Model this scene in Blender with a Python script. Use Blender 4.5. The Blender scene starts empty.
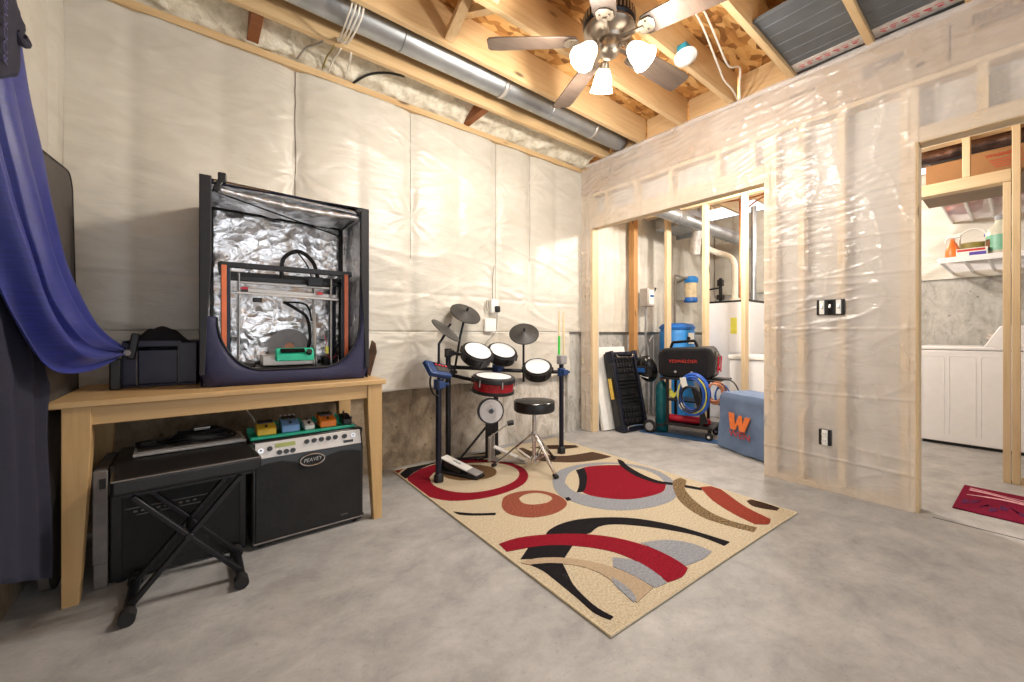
import bpy, bmesh, math, random
from mathutils import Vector, Matrix, Euler, noise

# ------------------------------------------------------------------ basics
SC = bpy.context.scene
COL = SC.collection
R = math.radians
PI = math.pi
rnd = random.Random(7)
MATS = {}

def lin(c):
    def f(v):
        v /= 255.0
        return v / 12.92 if v <= 0.04045 else ((v + 0.055) / 1.055) ** 2.4
    return (f(c[0]), f(c[1]), f(c[2]), 1.0)

def new_mat(name):
    m = bpy.data.materials.new(name)
    m.use_nodes = True
    nt = m.node_tree
    b = nt.nodes['Principled BSDF']
    MATS[name] = m
    return m, nt, b

def coords(nt, scale=(1, 1, 1), rot=(0, 0, 0), kind='Object'):
    tc = nt.nodes.new('ShaderNodeTexCoord')
    mp = nt.nodes.new('ShaderNodeMapping')
    mp.inputs['Scale'].default_value = scale
    mp.inputs['Rotation'].default_value = rot
    nt.links.new(tc.outputs[kind], mp.inputs['Vector'])
    return mp.outputs['Vector']

def noise_node(nt, vec, scale, detail=4, rough=0.55, dist=0.0):
    n = nt.nodes.new('ShaderNodeTexNoise')
    n.inputs['Scale'].default_value = scale
    n.inputs['Detail'].default_value = detail
    n.inputs['Roughness'].default_value = rough
    n.inputs['Distortion'].default_value = dist
    nt.links.new(vec, n.inputs['Vector'])
    return n.outputs['Fac']

def ramp(nt, fac, stops):
    r = nt.nodes.new('ShaderNodeValToRGB')
    e = r.color_ramp.elements
    while len(e) < len(stops):
        e.new(0.5)
    for i, (p, c) in enumerate(stops):
        e[i].position = p
        e[i].color = lin(c) if len(c) == 3 else c
    nt.links.new(fac, r.inputs['Fac'])
    return r.outputs['Color']

def mixc(nt, fac, a, b, mode='MIX'):
    m = nt.nodes.new('ShaderNodeMix')
    m.data_type = 'RGBA'
    m.blend_type = mode
    for s, v in ((0, fac), (6, a), (7, b)):
        if hasattr(v, 'is_linked') or hasattr(v, 'links'):
            nt.links.new(v, m.inputs[s])
        else:
            m.inputs[s].default_value = v
    return m.outputs[2]

def bump(nt, b, height, strength=0.3, dist=0.01):
    n = nt.nodes.new('ShaderNodeBump')
    n.inputs['Strength'].default_value = strength
    n.inputs['Distance'].default_value = dist
    nt.links.new(height, n.inputs['Height'])
    nt.links.new(n.outputs['Normal'], b.inputs['Normal'])

def plain(name, c, rough=0.5, metal=0.0, var=0.06, scale=18.0, bmp=0.0, spec=0.5, emit=0.0):
    """a solid colour with a little uneven tone and optional fine relief"""
    m, nt, b = new_mat(name)
    v = coords(nt)
    f = noise_node(nt, v, scale)
    lo = tuple(max(0, x * (1 - var)) for x in c)
    hi = tuple(min(255, x * (1 + var)) for x in c)
    col = ramp(nt, f, [(0.3, lo), (0.7, hi)])
    nt.links.new(col, b.inputs['Base Color'])
    b.inputs['Roughness'].default_value = rough
    b.inputs['Metallic'].default_value = metal
    b.inputs['Specular IOR Level'].default_value = spec
    if bmp:
        bump(nt, b, noise_node(nt, v, scale * 6, 3), bmp, 0.004)
    if emit:
        b.inputs['Emission Color'].default_value = lin(c)
        b.inputs['Emission Strength'].default_value = emit
    return m

def wood(name, c1, c2, axis='x', rough=0.55, knots=True, grain=1.0):
    m, nt, b = new_mat(name)
    s = {'x': (0.9, 14, 14), 'y': (14, 0.9, 14), 'z': (14, 14, 0.9)}[axis]
    v = coords(nt, s)
    f = noise_node(nt, v, 3.0 * grain, 5, 0.6, 0.6)
    col = ramp(nt, f, [(0.25, c2), (0.5, tuple((a * 2 + q) / 3 for a, q in zip(c1, c2))), (0.72, c1)])
    v2 = coords(nt, tuple(0.35 if q > 1 else 1 for q in s))
    big = noise_node(nt, v2, 1.3, 2)
    col = mixc(nt, 0.35, col, ramp(nt, big, [(0.3, c2), (0.7, c1)]))
    if knots:
        v3 = coords(nt, tuple(7 if q > 1 else 2.2 for q in s))
        vo = nt.nodes.new('ShaderNodeTexVoronoi')
        vo.inputs['Scale'].default_value = 1.0
        nt.links.new(v3, vo.inputs['Vector'])
        kn = ramp(nt, vo.outputs['Distance'], [(0.05, (255, 255, 255)), (0.13, (0, 0, 0))])
        dark = tuple(q * 0.55 for q in c2)
        col = mixc(nt, kn, col, lin(dark))
    nt.links.new(col, b.inputs['Base Color'])
    b.inputs['Roughness'].default_value = rough
    bump(nt, b, f, 0.12, 0.003)
    return m

# ------------------------------------------------------------------ mesh builder
class MB:
    """collects boxes, bars, tubes, lathes and sheets in world space, builds them as ONE mesh"""
    def __init__(self, M=None):
        self.v = []; self.f = []; self.mi = []; self.cuts = []
        self.M = M.copy() if M is not None else Matrix.Identity(4)
        self.k = 0
    def _add(self, vs, fs):
        o = len(self.v)
        self.cuts.append((o, len(self.f)))
        self.v += [self.M @ Vector(p) for p in vs]
        self.f += [[o + i for i in q] for q in fs]
        self.mi += [self.k] * len(fs)
        return self
    def mat(self, k):
        self.k = k
        return self
    def box(self, c, s, rot=None):
        hx, hy, hz = s[0] / 2, s[1] / 2, s[2] / 2
        q = Euler(rot).to_matrix() if rot else Matrix.Identity(3)
        vs = [Vector(c) + q @ Vector((x, y, z)) for x in (-hx, hx) for y in (-hy, hy) for z in (-hz, hz)]
        return self._add(vs, [(0, 1, 3, 2), (4, 6, 7, 5), (0, 4, 5, 1), (2, 3, 7, 6), (0, 2, 6, 4), (1, 5, 7, 3)])
    def span(self, a, b):
        return self.box([(p + q) / 2 for p, q in zip(a, b)], [abs(q - p) for p, q in zip(a, b)])
    def beam(self, p0, p1, w, d, up=(0, 0, 1)):
        """rectangular bar from p0 to p1, width w across, d along up"""
        p0 = Vector(p0); p1 = Vector(p1)
        t = (p1 - p0).normalized()
        s = t.cross(Vector(up))
        if s.length < 1e-4:
            s = t.cross(Vector((1, 0, 0)))
        s.normalize(); u = s.cross(t).normalized()
        vs = []
        for p in (p0, p1):
            for a, b in ((-1, -1), (1, -1), (1, 1), (-1, 1)):
                vs.append(p + s * (a * w / 2) + u * (b * d / 2))
        return self._add(vs, [(3, 2, 1, 0), (4, 5, 6, 7), (0, 1, 5, 4), (1, 2, 6, 5), (2, 3, 7, 6), (3, 0, 4, 7)])
    def tube(self, pts, r, n=8, closed=False, caps=True):
        pts = [Vector(p) for p in pts]
        L = len(pts)
        rr = r if isinstance(r, (list, tuple)) else [r] * L
        vs, fs = [], []
        nrm = None
        for i, p in enumerate(pts):
            if closed:
                t = pts[(i + 1) % L] - pts[i - 1]
            else:
                t = pts[min(i + 1, L - 1)] - pts[max(i - 1, 0)]
            t.normalize()
            if nrm is None:
                nrm = t.cross(Vector((0, 0, 1)))
                if nrm.length < 0.1:
                    nrm = t.cross(Vector((1, 0, 0)))
            nrm = (nrm - t * nrm.dot(t))
            nrm.normalize()
            b = t.cross(nrm)
            for k in range(n):
                a = 2 * PI * k / n
                vs.append(p + (nrm * math.cos(a) + b * math.sin(a)) * rr[i])
        m = L if closed else L - 1
        for i in range(m):
            j = (i + 1) % L
            for k in range(n):
                k2 = (k + 1) % n
                fs.append((i * n + k, i * n + k2, j * n + k2, j * n + k))
        if caps and not closed:
            fs.append(tuple(reversed(range(n))))
            fs.append(tuple((L - 1) * n + k for k in range(n)))
        return self._add(vs, fs)
    def cyl(self, p0, p1, r, r1=None, n=20):
        return self.tube([p0, p1], [r, r if r1 is None else r1], n)
    def lathe(self, prof, c=(0, 0, 0), axis=(0, 0, 1), n=28, cap=True):
        """profile [(radius, height)] turned about axis through c"""
        q = Vector((0, 0, 1)).rotation_difference(Vector(axis)).to_matrix()
        vs, fs = [], []
        for r, h in prof:
            for k in range(n):
                a = 2 * PI * k / n
                vs.append(Vector(c) + q @ Vector((r * math.cos(a), r * math.sin(a), h)))
        for i in range(len(prof) - 1):
            for k in range(n):
                k2 = (k + 1) % n
                fs.append((i * n + k, i * n + k2, (i + 1) * n + k2, (i + 1) * n + k))
        if cap:
            if prof[0][0] > 1e-5:
                fs.append(tuple(reversed(range(n))))
            if prof[-1][0] > 1e-5:
                fs.append(tuple((len(prof) - 1) * n + k for k in range(n)))
        return self._add(vs, fs)
    def sheet(self, rows, closed=False):
        """rows of points -> quads"""
        m = len(rows[0]); vs = [p for r in rows for p in r]; fs = []
        for i in range(len(rows) - 1):
            for j in range(m if closed else m - 1):
                j2 = (j + 1) % m
                fs.append((i * m + j, i * m + j2, (i + 1) * m + j2, (i + 1) * m + j))
        return self._add(vs, fs)
    def prism(self, poly, fn, h0, h1):
        """2-D polygon extruded; fn(a, b, h) -> point"""
        n = len(poly)
        vs = [fn(a, b, h0) for a, b in poly] + [fn(a, b, h1) for a, b in poly]
        fs = [tuple(reversed(range(n))), tuple(range(n, 2 * n))]
        fs += [(i, (i + 1) % n, n + (i + 1) % n, n + i) for i in range(n)]
        return self._add(vs, fs)
    def ball(self, c, r, s=(1, 1, 1), n=16, m=10):
        rows = []
        for i in range(m + 1):
            th = PI * i / m
            rows.append([(c[0] + r * s[0] * math.sin(th) * math.cos(2 * PI * k / n), c[1] + r * s[1] * math.sin(th) * math.sin(2 * PI * k / n), c[2] + r * s[2] * math.cos(th)) for k in range(n)])
        return self.sheet(rows, True)
    def build(self, name, mat, parent=None, smooth=35, bevel=0.0, segs=2, solid=0.0, recalc=True):
        loc = Vector((0, 0, 0))
        q = parent
        while q is not None:
            loc += q.location
            q = q.parent
        me = bpy.data.meshes.new(name)
        own = Vector((0, 0, 0))
        me.from_pydata([p - loc - own for p in self.v], [], self.f)
        mats = mat if isinstance(mat, (list, tuple)) else [mat]
        for q in mats:
            me.materials.append(MATS[q])
        for pl, k in zip(me.polygons, self.mi):
            pl.material_index = min(k, len(mats) - 1)
        if recalc:
            bm = bmesh.new(); bm.from_mesh(me)
            bmesh.ops.recalc_face_normals(bm, faces=bm.faces)
            bm.to_mesh(me); bm.free()
        if smooth:
            me.shade_smooth()
            me.set_sharp_from_angle(angle=R(smooth))
        me.update()
        o = bpy.data.objects.new(name, me)
        COL.objects.link(o)
        if parent is not None:
            o.parent = parent
        if solid:
            s = o.modifiers.new('thick', 'SOLIDIFY'); s.thickness = solid; s.offset = 0
        if bevel:
            w = o.modifiers.new('edge', 'BEVEL'); w.width = bevel; w.segments = segs
            w.limit_method = 'ANGLE'; w.angle_limit = R(40)
        return o

def each(mb, name, mat, parent, **kw):
    """one object per shape collected in mb"""
    cuts = mb.cuts + [(len(mb.v), len(mb.f))]
    out = []
    for (v0, f0), (v1, f1) in zip(cuts[:-1], cuts[1:]):
        q = MB(); q.v = mb.v[v0:v1]; q.f = [[i - v0 for i in f] for f in mb.f[f0:f1]]; q.mi = [0] * (f1 - f0)
        out.append(q.build(name, mat, parent, **kw))
    return out

def tag(o, label=None, cat=None, group=None, kind=None):
    if label: o['label'] = label
    if cat: o['category'] = cat
    if group: o['group'] = group
    if kind: o['kind'] = kind
    return o

def thing(name, label, cat, loc=(0, 0, 0), group=None):
    o = bpy.data.objects.new(name, None)
    COL.objects.link(o)
    o.empty_display_size = 0.05
    o.location = loc
    return tag(o, label, cat, group)

def struct(o, label, cat):
    return tag(o, label, cat, None, 'structure')

def letters(text, size, M, name, mat, parent=None, depth=0.001, align='CENTER', shear=0.0, xs=1.0):
    """raised lettering as a mesh; M maps text plane (x right, y up) into the world"""
    cu = bpy.data.curves.new(name, 'FONT')
    cu.body = text; cu.size = size; cu.extrude = depth; cu.align_x = align; cu.align_y = 'CENTER'; cu.shear = shear
    t = bpy.data.objects.new(name, cu)
    COL.objects.link(t)
    bpy.context.view_layer.update()
    me = bpy.data.meshes.new_from_object(t.evaluated_get(bpy.context.evaluated_depsgraph_get()))
    bpy.data.objects.remove(t); bpy.data.curves.remove(cu)
    loc = Vector((0, 0, 0)); q = parent
    while q is not None:
        loc += q.location; q = q.parent
    me.transform(Matrix.Translation(-loc) @ M @ Matrix.Diagonal((xs, 1, 1, 1)))
    me.materials.clear(); me.materials.append(MATS[mat])
    me.name = name
    o = bpy.data.objects.new(name, me)
    COL.objects.link(o)
    if parent is not None: o.parent = parent
    return o

def frame(o, x, y):
    """matrix with origin o, x axis x, y axis y (z out)"""
    x = Vector(x).normalized(); y = Vector(y); z = x.cross(y).normalized(); y = z.cross(x)
    return Matrix(((x[0], y[0], z[0], o[0]), (x[1], y[1], z[1], o[1]), (x[2], y[2], z[2], o[2]), (0, 0, 0, 1)))

def smooth_path(pts, k=6):
    """Catmull-Rom through points"""
    P = [Vector(p) for p in pts]; out = []
    for i in range(len(P) - 1):
        a, b, c, d = P[max(i - 1, 0)], P[i], P[i + 1], P[min(i + 2, len(P) - 1)]
        for j in range(k):
            t = j / k
            out.append(0.5 * ((2 * b) + (c - a) * t + (2 * a - 5 * b + 4 * c - d) * t * t + (3 * b - a - 3 * c + d) * t ** 3))
    out.append(P[-1])
    return out

def nz(x, y, z=0.0):
    return noise.noise(Vector((x, y, z)))

# ------------------------------------------------------------------ materials
def make_materials():
    # concrete floor
    m, nt, b = new_mat('floor_concrete')
    v = coords(nt)
    big = noise_node(nt, v, 0.9, 5, 0.6, 0.4)
    col = ramp(nt, big, [(0.28, (142, 142, 142)), (0.5, (164, 163, 162)), (0.72, (182, 181, 180))])
    st = noise_node(nt, coords(nt, (1.0, 1.25, 1), (0, 0, 0.5)), 4.2, 9, 0.74, 0.25)
    col = mixc(nt, 0.55, col, ramp(nt, st, [(0.35, (126, 126, 126)), (0.52, (166, 165, 164)), (0.7, (196, 195, 194))]))
    warm = noise_node(nt, coords(nt, (1, 1, 1), (0, 0, 1.1)), 1.7, 4, 0.6)
    wf = ramp(nt, warm, [(0.58, (0, 0, 0)), (0.75, (90, 90, 90))])
    col = mixc(nt, wf, col, lin((176, 152, 134)))
    sp = noise_node(nt, v, 55, 3, 0.7)
    col = mixc(nt, ramp(nt, sp, [(0.60, (0, 0, 0)), (0.70, (150, 150, 150))]), col, lin((96, 92, 88)))
    nt.links.new(col, b.inputs['Base Color'])
    b.inputs['Roughness'].default_value = 0.62
    bump(nt, b, noise_node(nt, v, 40, 5), 0.15, 0.004)
    # concrete walls
    for nm, c0, c1, c2 in (('wall_concrete', (98, 82, 62), (142, 124, 100), (178, 162, 138)), ('wall_concrete_pale', (150, 148, 142), (184, 182, 176), (206, 204, 198))):
        m, nt, b = new_mat(nm)
        v = coords(nt)
        f = noise_node(nt, coords(nt, (1, 1, 0.6)), 2.4, 7, 0.65, 0.8)
        col = ramp(nt, f, [(0.3, c0), (0.5, c1), (0.7, c2)])
        f2 = noise_node(nt, v, 16, 5, 0.7, 0.5)
        f3 = noise_node(nt, coords(nt, (1, 1, .5)), 7.5, 8, 0.75, 1.4)
        col = mixc(nt, 0.55, col, ramp(nt, f3, [(0.36, tuple(q * .62 for q in c0)), (0.5, c1), (0.62, c2)]))
        col = mixc(nt, 0.3, col, ramp(nt, f2, [(0.35, c0), (0.65, c2)]))
        vo = nt.nodes.new('ShaderNodeTexVoronoi'); vo.inputs['Scale'].default_value = 9
        nt.links.new(v, vo.inputs['Vector'])
        col = mixc(nt, ramp(nt, vo.outputs['Distance'], [(0.06, (200, 200, 200)), (0.12, (0, 0, 0))]), col, lin(tuple(q * 0.5 for q in c0)))
        if nm == 'wall_concrete':
            tc = nt.nodes.new('ShaderNodeTexCoord'); sx = nt.nodes.new('ShaderNodeSeparateXYZ')
            nt.links.new(tc.outputs['Object'], sx.inputs[0])
            mr = nt.nodes.new('ShaderNodeMapRange'); mr.inputs[1].default_value = 1.55; mr.inputs[2].default_value = 2.1; mr.inputs[4].default_value = .85
            wob = nt.nodes.new('ShaderNodeMath'); wob.operation = 'MULTIPLY_ADD'; wob.inputs[1].default_value = .9
            nt.links.new(f, wob.inputs[0]); nt.links.new(sx.outputs[0], wob.inputs[2])
            sb = nt.nodes.new('ShaderNodeMath'); sb.operation = 'SUBTRACT'; sb.inputs[1].default_value = .45
            nt.links.new(wob.outputs[0], sb.inputs[0]); nt.links.new(sb.outputs[0], mr.inputs[0])
            col = mixc(nt, mr.outputs[0], col, ramp(nt, f3, [(0.3, (150, 140, 122)), (0.45, (206, 200, 190)), (0.6, (236, 231, 224))]))
        nt.links.new(col, b.inputs['Base Color'])
        b.inputs['Roughness'].default_value = 0.85
        bump(nt, b, f2, 0.4, 0.006)
    # insulation blanket facing: white vinyl, soft sheen, fine crumple
    m, nt, b = new_mat('blanket')
    v = coords(nt)
    f = noise_node(nt, coords(nt, (1.0, 1, 2.4)), 3.2, 4, 0.5, 1.2)
    col = ramp(nt, f, [(0.25, (200, 194, 181)), (0.75, (216, 211, 200))])
    nt.links.new(col, b.inputs['Base Color'])
    b.inputs['Roughness'].default_value = 0.36
    b.inputs['Specular IOR Level'].default_value = 0.5
    r1 = noise_node(nt, coords(nt, (1.0, 1, 3.6), (0, 0.25, 0)), 5.0, 5, 0.5, 1.6)
    bump(nt, b, r1, 0.22, 0.02)
    # translucent poly sheeting
    m, nt, b = new_mat('poly_sheet')
    out = nt.nodes['Material Output']
    wr = noise_node(nt, coords(nt, (1, 1.0, 2.6), (0.45, 0, 0)), 7, 3, 0.45, 1.6)
    b.inputs['Base Color'].default_value = lin((246, 241, 239))
    b.inputs['Roughness'].default_value = 0.16
    b.inputs['Specular IOR Level'].default_value = 0.8
    bump(nt, b, wr, 0.4, 0.02)
    tr = nt.nodes.new('ShaderNodeBsdfTransparent')
    mx = nt.nodes.new('ShaderNodeMixShader')
    fac = ramp(nt, noise_node(nt, coords(nt), 3.0, 2), [(0.3, (140, 140, 140)), (0.7, (176, 176, 176))])
    nt.links.new(fac, mx.inputs['Fac'])
    nt.links.new(tr.outputs[0], mx.inputs[1]); nt.links.new(b.outputs[0], mx.inputs[2])
    nt.links.new(mx.outputs[0], out.inputs['Surface'])
    # clear poly
    m, nt, b = new_mat('clear_plastic')
    b.inputs['Base Color'].default_value = lin((235, 238, 240))
    b.inputs['Roughness'].default_value = 0.08
    b.inputs['Transmission Weight'].default_value = 0.85
    b.inputs['IOR'].default_value = 1.1
    # fluffy batt / foam in the rim bays
    m, nt, b = new_mat('batt')
    v = coords(nt)
    f = noise_node(nt, v, 14, 6, 0.7, 0.4)
    col = ramp(nt, f, [(0.3, (196, 186, 162)), (0.55, (238, 232, 214)), (0.8, (250, 247, 236))])
    nt.links.new(col, b.inputs['Base Color']); b.inputs['Roughness'].default_value = 0.9
    bump(nt, b, f, 0.6, 0.03)
    # OSB
    m, nt, b = new_mat('osb')
    wob = noise_node(nt, coords(nt), 5.0, 3)
    tc = nt.nodes.new('ShaderNodeTexCoord')
    mp = nt.nodes.new('ShaderNodeMapping'); mp.inputs['Scale'].default_value = (12, 34, 20)
    ad = nt.nodes.new('ShaderNodeMix'); ad.data_type = 'VECTOR'; ad.inputs[0].default_value = 0.12
    nt.links.new(tc.outputs['Object'], ad.inputs[4])
    nn = nt.nodes.new('ShaderNodeTexNoise'); nn.inputs['Scale'].default_value = 4
    nt.links.new(tc.outputs['Object'], nn.inputs['Vector'])
    nt.links.new(nn.outputs['Color'], ad.inputs[5])
    nt.links.new(ad.outputs[1], mp.inputs['Vector'])
    vo = nt.nodes.new('ShaderNodeTexVoronoi'); vo.inputs['Scale'].default_value = 1.0
    nt.links.new(mp.outputs['Vector'], vo.inputs['Vector'])
    sep = nt.nodes.new('ShaderNodeSeparateColor')
    nt.links.new(vo.outputs['Color'], sep.inputs[0])
    col = ramp(nt, sep.outputs[0], [(0.0, (120, 76, 34)), (0.3, (186, 132, 70)), (0.6, (214, 164, 96)), (1.0, (232, 192, 130))])
    nt.links.new(col, b.inputs['Base Color']); b.inputs['Roughness'].default_value = 0.7
    bump(nt, b, sep.outputs[0], 0.3, 0.004)
    # woods
    wood('joist_wood', (226, 197, 152), (194, 155, 106), 'x')
    wood('joist_wood_y', (226, 198, 154), (194, 156, 108), 'y')
    wood('stud_wood', (228, 206, 170), (202, 174, 132), 'z')
    wood('stud_dark', (196, 148, 92), (160, 112, 62), 'z')
    wood('plate_wood', (220, 198, 162), (194, 166, 126), 'y')
    wood('lvl_wood', (188, 162, 130), (160, 134, 102), 'y', knots=False)
    wood('table_wood', (208, 174, 124), (184, 146, 94), 'x', 0.45, False)
    wood('table_leg_wood', (204, 170, 120), (180, 142, 90), 'z', 0.45, False)
    wood('brown_trim', (150, 88, 40), (112, 62, 26), 'x')
    wood('shelf_board', (150, 126, 100), (118, 96, 74), 'y', knots=False)
    wood('blade_wood', (98, 82, 70), (58, 47, 41), 'x', 0.45, False)
    # metals, plastics
    plain('duct_metal', (170, 174, 178), 0.42, 0.85, 0.1, 5)
    plain('pan_metal', (104, 109, 114), 0.55, 0.5, 0.08, 4)
    plain('chrome', (214, 214, 216), 0.18, 1.0, 0.03)
    plain('nickel', (176, 164, 150), 0.32, 0.9, 0.05)
    plain('dark_metal', (42, 42, 46), 0.4, 0.6)
    plain('black_plastic', (24, 24, 27), 0.42, 0, 0.15)
    plain('black_gloss', (16, 16, 18), 0.22, 0, 0.1)
    plain('black_fabric', (20, 20, 24), 0.9, 0, 0.25, 30, 0.2)
    plain('black_vinyl', (22, 22, 24), 0.34, 0, 0.15, 20, 0.2)
    plain('grille_cloth', (17, 17, 18), 0.75, 0, 0.3, 8, 0.4)
    plain('grey_panel', (88, 82, 78), 0.75, 0, 0.06)
    plain('grey_case', (112, 106, 104), 0.6, 0, 0.08)
    plain('navy_plastic', (38, 40, 62), 0.42, 0, 0.1)
    plain('white_plastic', (236, 235, 232), 0.35, 0, 0.02)
    plain('white_enamel', (240, 240, 242), 0.25, 0, 0.01)
    plain('white_drumhead', (232, 233, 236), 0.5, 0, 0.02)
    plain('silver_panel', (196, 190, 184), 0.35, 0.5, 0.03)
    plain('lcd_green', (150, 160, 84), 0.3, 0, 0.03)
    plain('drum_red', (150, 22, 34), 0.25, 0, 0.1)
    plain('clamp_blue', (36, 62, 110), 0.4, 0.1, 0.1)
    plain('post_blue', (26, 30, 46), 0.35, 0.3, 0.1)
    plain('cymbal_black', (50, 48, 46), 0.5, 0, 0.06)
    plain('stick_wood', (226, 204, 164), 0.5, 0, 0.05)
    plain('stick_green', (60, 210, 70), 0.4, 0, 0.05)
    plain('orange', (228, 120, 74), 0.45, 0, 0.04)
    plain('pedal_yellow', (218, 182, 52), 0.4, 0, 0.05)
    plain('pedal_blue', (112, 158, 214), 0.4, 0, 0.05)
    plain('pedal_orange', (232, 128, 34), 0.4, 0, 0.05)
    plain('pedal_white', (226, 228, 226), 0.4, 0, 0.03)
    plain('board_teal', (20, 158, 128), 0.4, 0, 0.08)
    plain('teal', (40, 190, 152), 0.45, 0, 0.04)
    plain('teal_tank', (16, 92, 100), 0.35, 0.1, 0.08)
    plain('tank_blue', (36, 130, 206), 0.45, 0, 0.06)
    plain('tank_deep_blue', (24, 96, 176), 0.45, 0, 0.08)
    plain('hose_blue', (40, 92, 190), 0.35, 0, 0.1)
    plain('mat_blue', (44, 82, 124), 0.8, 0, 0.1)
    plain('cable_copper', (176, 116, 84), 0.4, 0.3, 0.15)
    plain('copper', (196, 124, 84), 0.35, 0.8, 0.1)
    plain('bright_red', (190, 26, 52), 0.35, 0, 0.06)
    plain('text_red', (196, 52, 40), 0.5)
    plain('text_ink', (84, 66, 52), 0.8, 0, 0.2)
    plain('text_print', (78, 54, 36), 0.8, 0, 0.2)
    plain('text_violet', (78, 76, 118), 0.8, 0, 0.15)
    plain('text_grey', (120, 118, 122), 0.8)
    plain('wen_blue', (104, 124, 156), 0.75, 0, 0.1, 6, 0.3)
    plain('wen_orange', (238, 126, 62), 0.6, 0, 0.04)
    plain('wire_white', (236, 232, 222), 0.5, 0, 0.03)
    plain('cable_grey', (150, 146, 138), 0.5)
    plain('pvc', (236, 230, 214), 0.4, 0, 0.03)
    plain('cardboard', (158, 114, 72), 0.85, 0, 0.05, 5)
    plain('box_brown', (120, 84, 56), 0.8, 0, 0.2)
    plain('foil_dark', (96, 78, 72), 0.25, 0.7, 0.5, 6, 0.6)
    plain('foil_tape', (206, 202, 198), 0.35, 0.4, 0.1, 20)
    plain('sticker_yellow', (226, 222, 90), 0.6)
    plain('label_white', (236, 236, 232), 0.6, 0, 0.02)
    plain('bottle_green', (120, 178, 150), 0.4)
    plain('bottle_clear', (206, 204, 184), 0.25, 0, 0.05)
    plain('spray_orange', (232, 116, 44), 0.4)
    plain('purple', (92, 70, 168), 0.5)
    plain('olive', (140, 128, 62), 0.5)
    plain('filter_sump', (206, 186, 150), 0.2, 0, 0.1)
    plain('drywall', (206, 200, 190), 0.8, 0, 0.02)
    plain('grey_paint', (148, 146, 148), 0.5)
    plain('rubber', (26, 26, 28), 0.8)
    plain('box_teal', (36, 130, 150), 0.5)
    plain('yellow_grip', (226, 190, 84), 0.5)
    plain('paper_brown', (92, 66, 48), 0.8, 0, 0.2)
    # fabrics
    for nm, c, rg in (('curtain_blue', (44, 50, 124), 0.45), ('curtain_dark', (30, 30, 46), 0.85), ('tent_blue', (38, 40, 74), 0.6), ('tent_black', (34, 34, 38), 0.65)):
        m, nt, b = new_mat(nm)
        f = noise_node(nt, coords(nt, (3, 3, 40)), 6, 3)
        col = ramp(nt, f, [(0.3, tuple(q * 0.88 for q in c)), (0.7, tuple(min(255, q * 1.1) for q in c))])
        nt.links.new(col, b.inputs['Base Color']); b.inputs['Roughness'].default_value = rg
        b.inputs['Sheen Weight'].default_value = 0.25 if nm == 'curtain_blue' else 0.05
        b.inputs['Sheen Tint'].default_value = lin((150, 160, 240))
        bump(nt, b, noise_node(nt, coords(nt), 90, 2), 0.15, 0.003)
    # crinkled foil lining
    m, nt, b = new_mat('foil')
    v = coords(nt)
    vo = nt.nodes.new('ShaderNodeTexVoronoi'); vo.inputs['Scale'].default_value = 22; vo.feature = 'F1'
    nt.links.new(v, vo.inputs['Vector'])
    n1 = noise_node(nt, v, 11, 3, 0.5, 1.8)
    sm = nt.nodes.new('ShaderNodeMath'); sm.operation = 'MULTIPLY_ADD'; sm.inputs[1].default_value = .6
    nt.links.new(vo.outputs['Distance'], sm.inputs[0]); nt.links.new(n1, sm.inputs[2])
    b.inputs['Base Color'].default_value = lin((250, 250, 252))
    b.inputs['Metallic'].default_value = 0.95; b.inputs['Roughness'].default_value = 0.3
    bump(nt, b, sm.outputs[0], 0.36, 0.03)
    # rug piles
    for nm, c, c2 in (('rug_cream', (206, 195, 172), (168, 152, 126)), ('rug_tan', (184, 164, 140), (156, 136, 112)), ('rug_crimson', (146, 26, 44), (106, 14, 28)),
                      ('rug_black', (20, 18, 22), (34, 31, 34)), ('rug_grey', (156, 160, 168), (118, 120, 126)), ('rug_rust', (146, 64, 50), (116, 48, 38)),
                      ('rug_rustloop', (164, 96, 76), (98, 44, 34)), ('rug_brown', (88, 68, 54), (64, 48, 38)), ('rug_darkbrown', (66, 46, 36), (52, 36, 28)),
                      ('rug_brownloop', (124, 96, 66), (84, 62, 44)), ('rug_texture', (60, 50, 40), (150, 126, 92)), ('rug_edge', (220, 208, 182), (204, 190, 160)),
                      ('mat_wine', (132, 26, 58), (100, 18, 44)), ('mat_pink', (232, 188, 196), (206, 140, 156)), ('mat_plum', (74, 30, 66), (96, 44, 84))):
        m, nt, b = new_mat(nm)
        v = coords(nt)
        f = noise_node(nt, coords(nt, (90, 40, 1), (0, 0, 0.3)), 2.2, 5, 0.7)
        lo, hi = (0.40, 0.60) if nm not in ('rug_texture',) else (0.46, 0.54)
        nt.links.new(ramp(nt, f, [(lo, c2), (hi, c)]), b.inputs['Base Color'])
        b.inputs['Roughness'].default_value = 0.95
        b.inputs['Specular IOR Level'].default_value = 0.1
        bump(nt, b, noise_node(nt, v, 220, 2), 0.5, 0.004)
    # lamp glass: frosted shade lit from within
    m, nt, b = new_mat('lamp_glass')
    b.inputs['Base Color'].default_value = lin((255, 250, 240)); b.inputs['Roughness'].default_value = 0.3
    b.inputs['Emission Color'].default_value = lin((255, 244, 226)); b.inputs['Emission Strength'].default_value = 3.0
    m, nt, b = new_mat('glass')
    b.inputs['Transmission Weight'].default_value = 1.0; b.inputs['Roughness'].default_value = 0.02

make_materials()
# ------------------------------------------------------------------ the room: x along the insulated back wall, y towards it, z up (metres)
XW, YW, XL = 3.21, 2.91, -0.51       # framed wall, back wall, left wall
ZB, ZT = 2.47, 2.77                  # beam underside, joist underside

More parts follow.
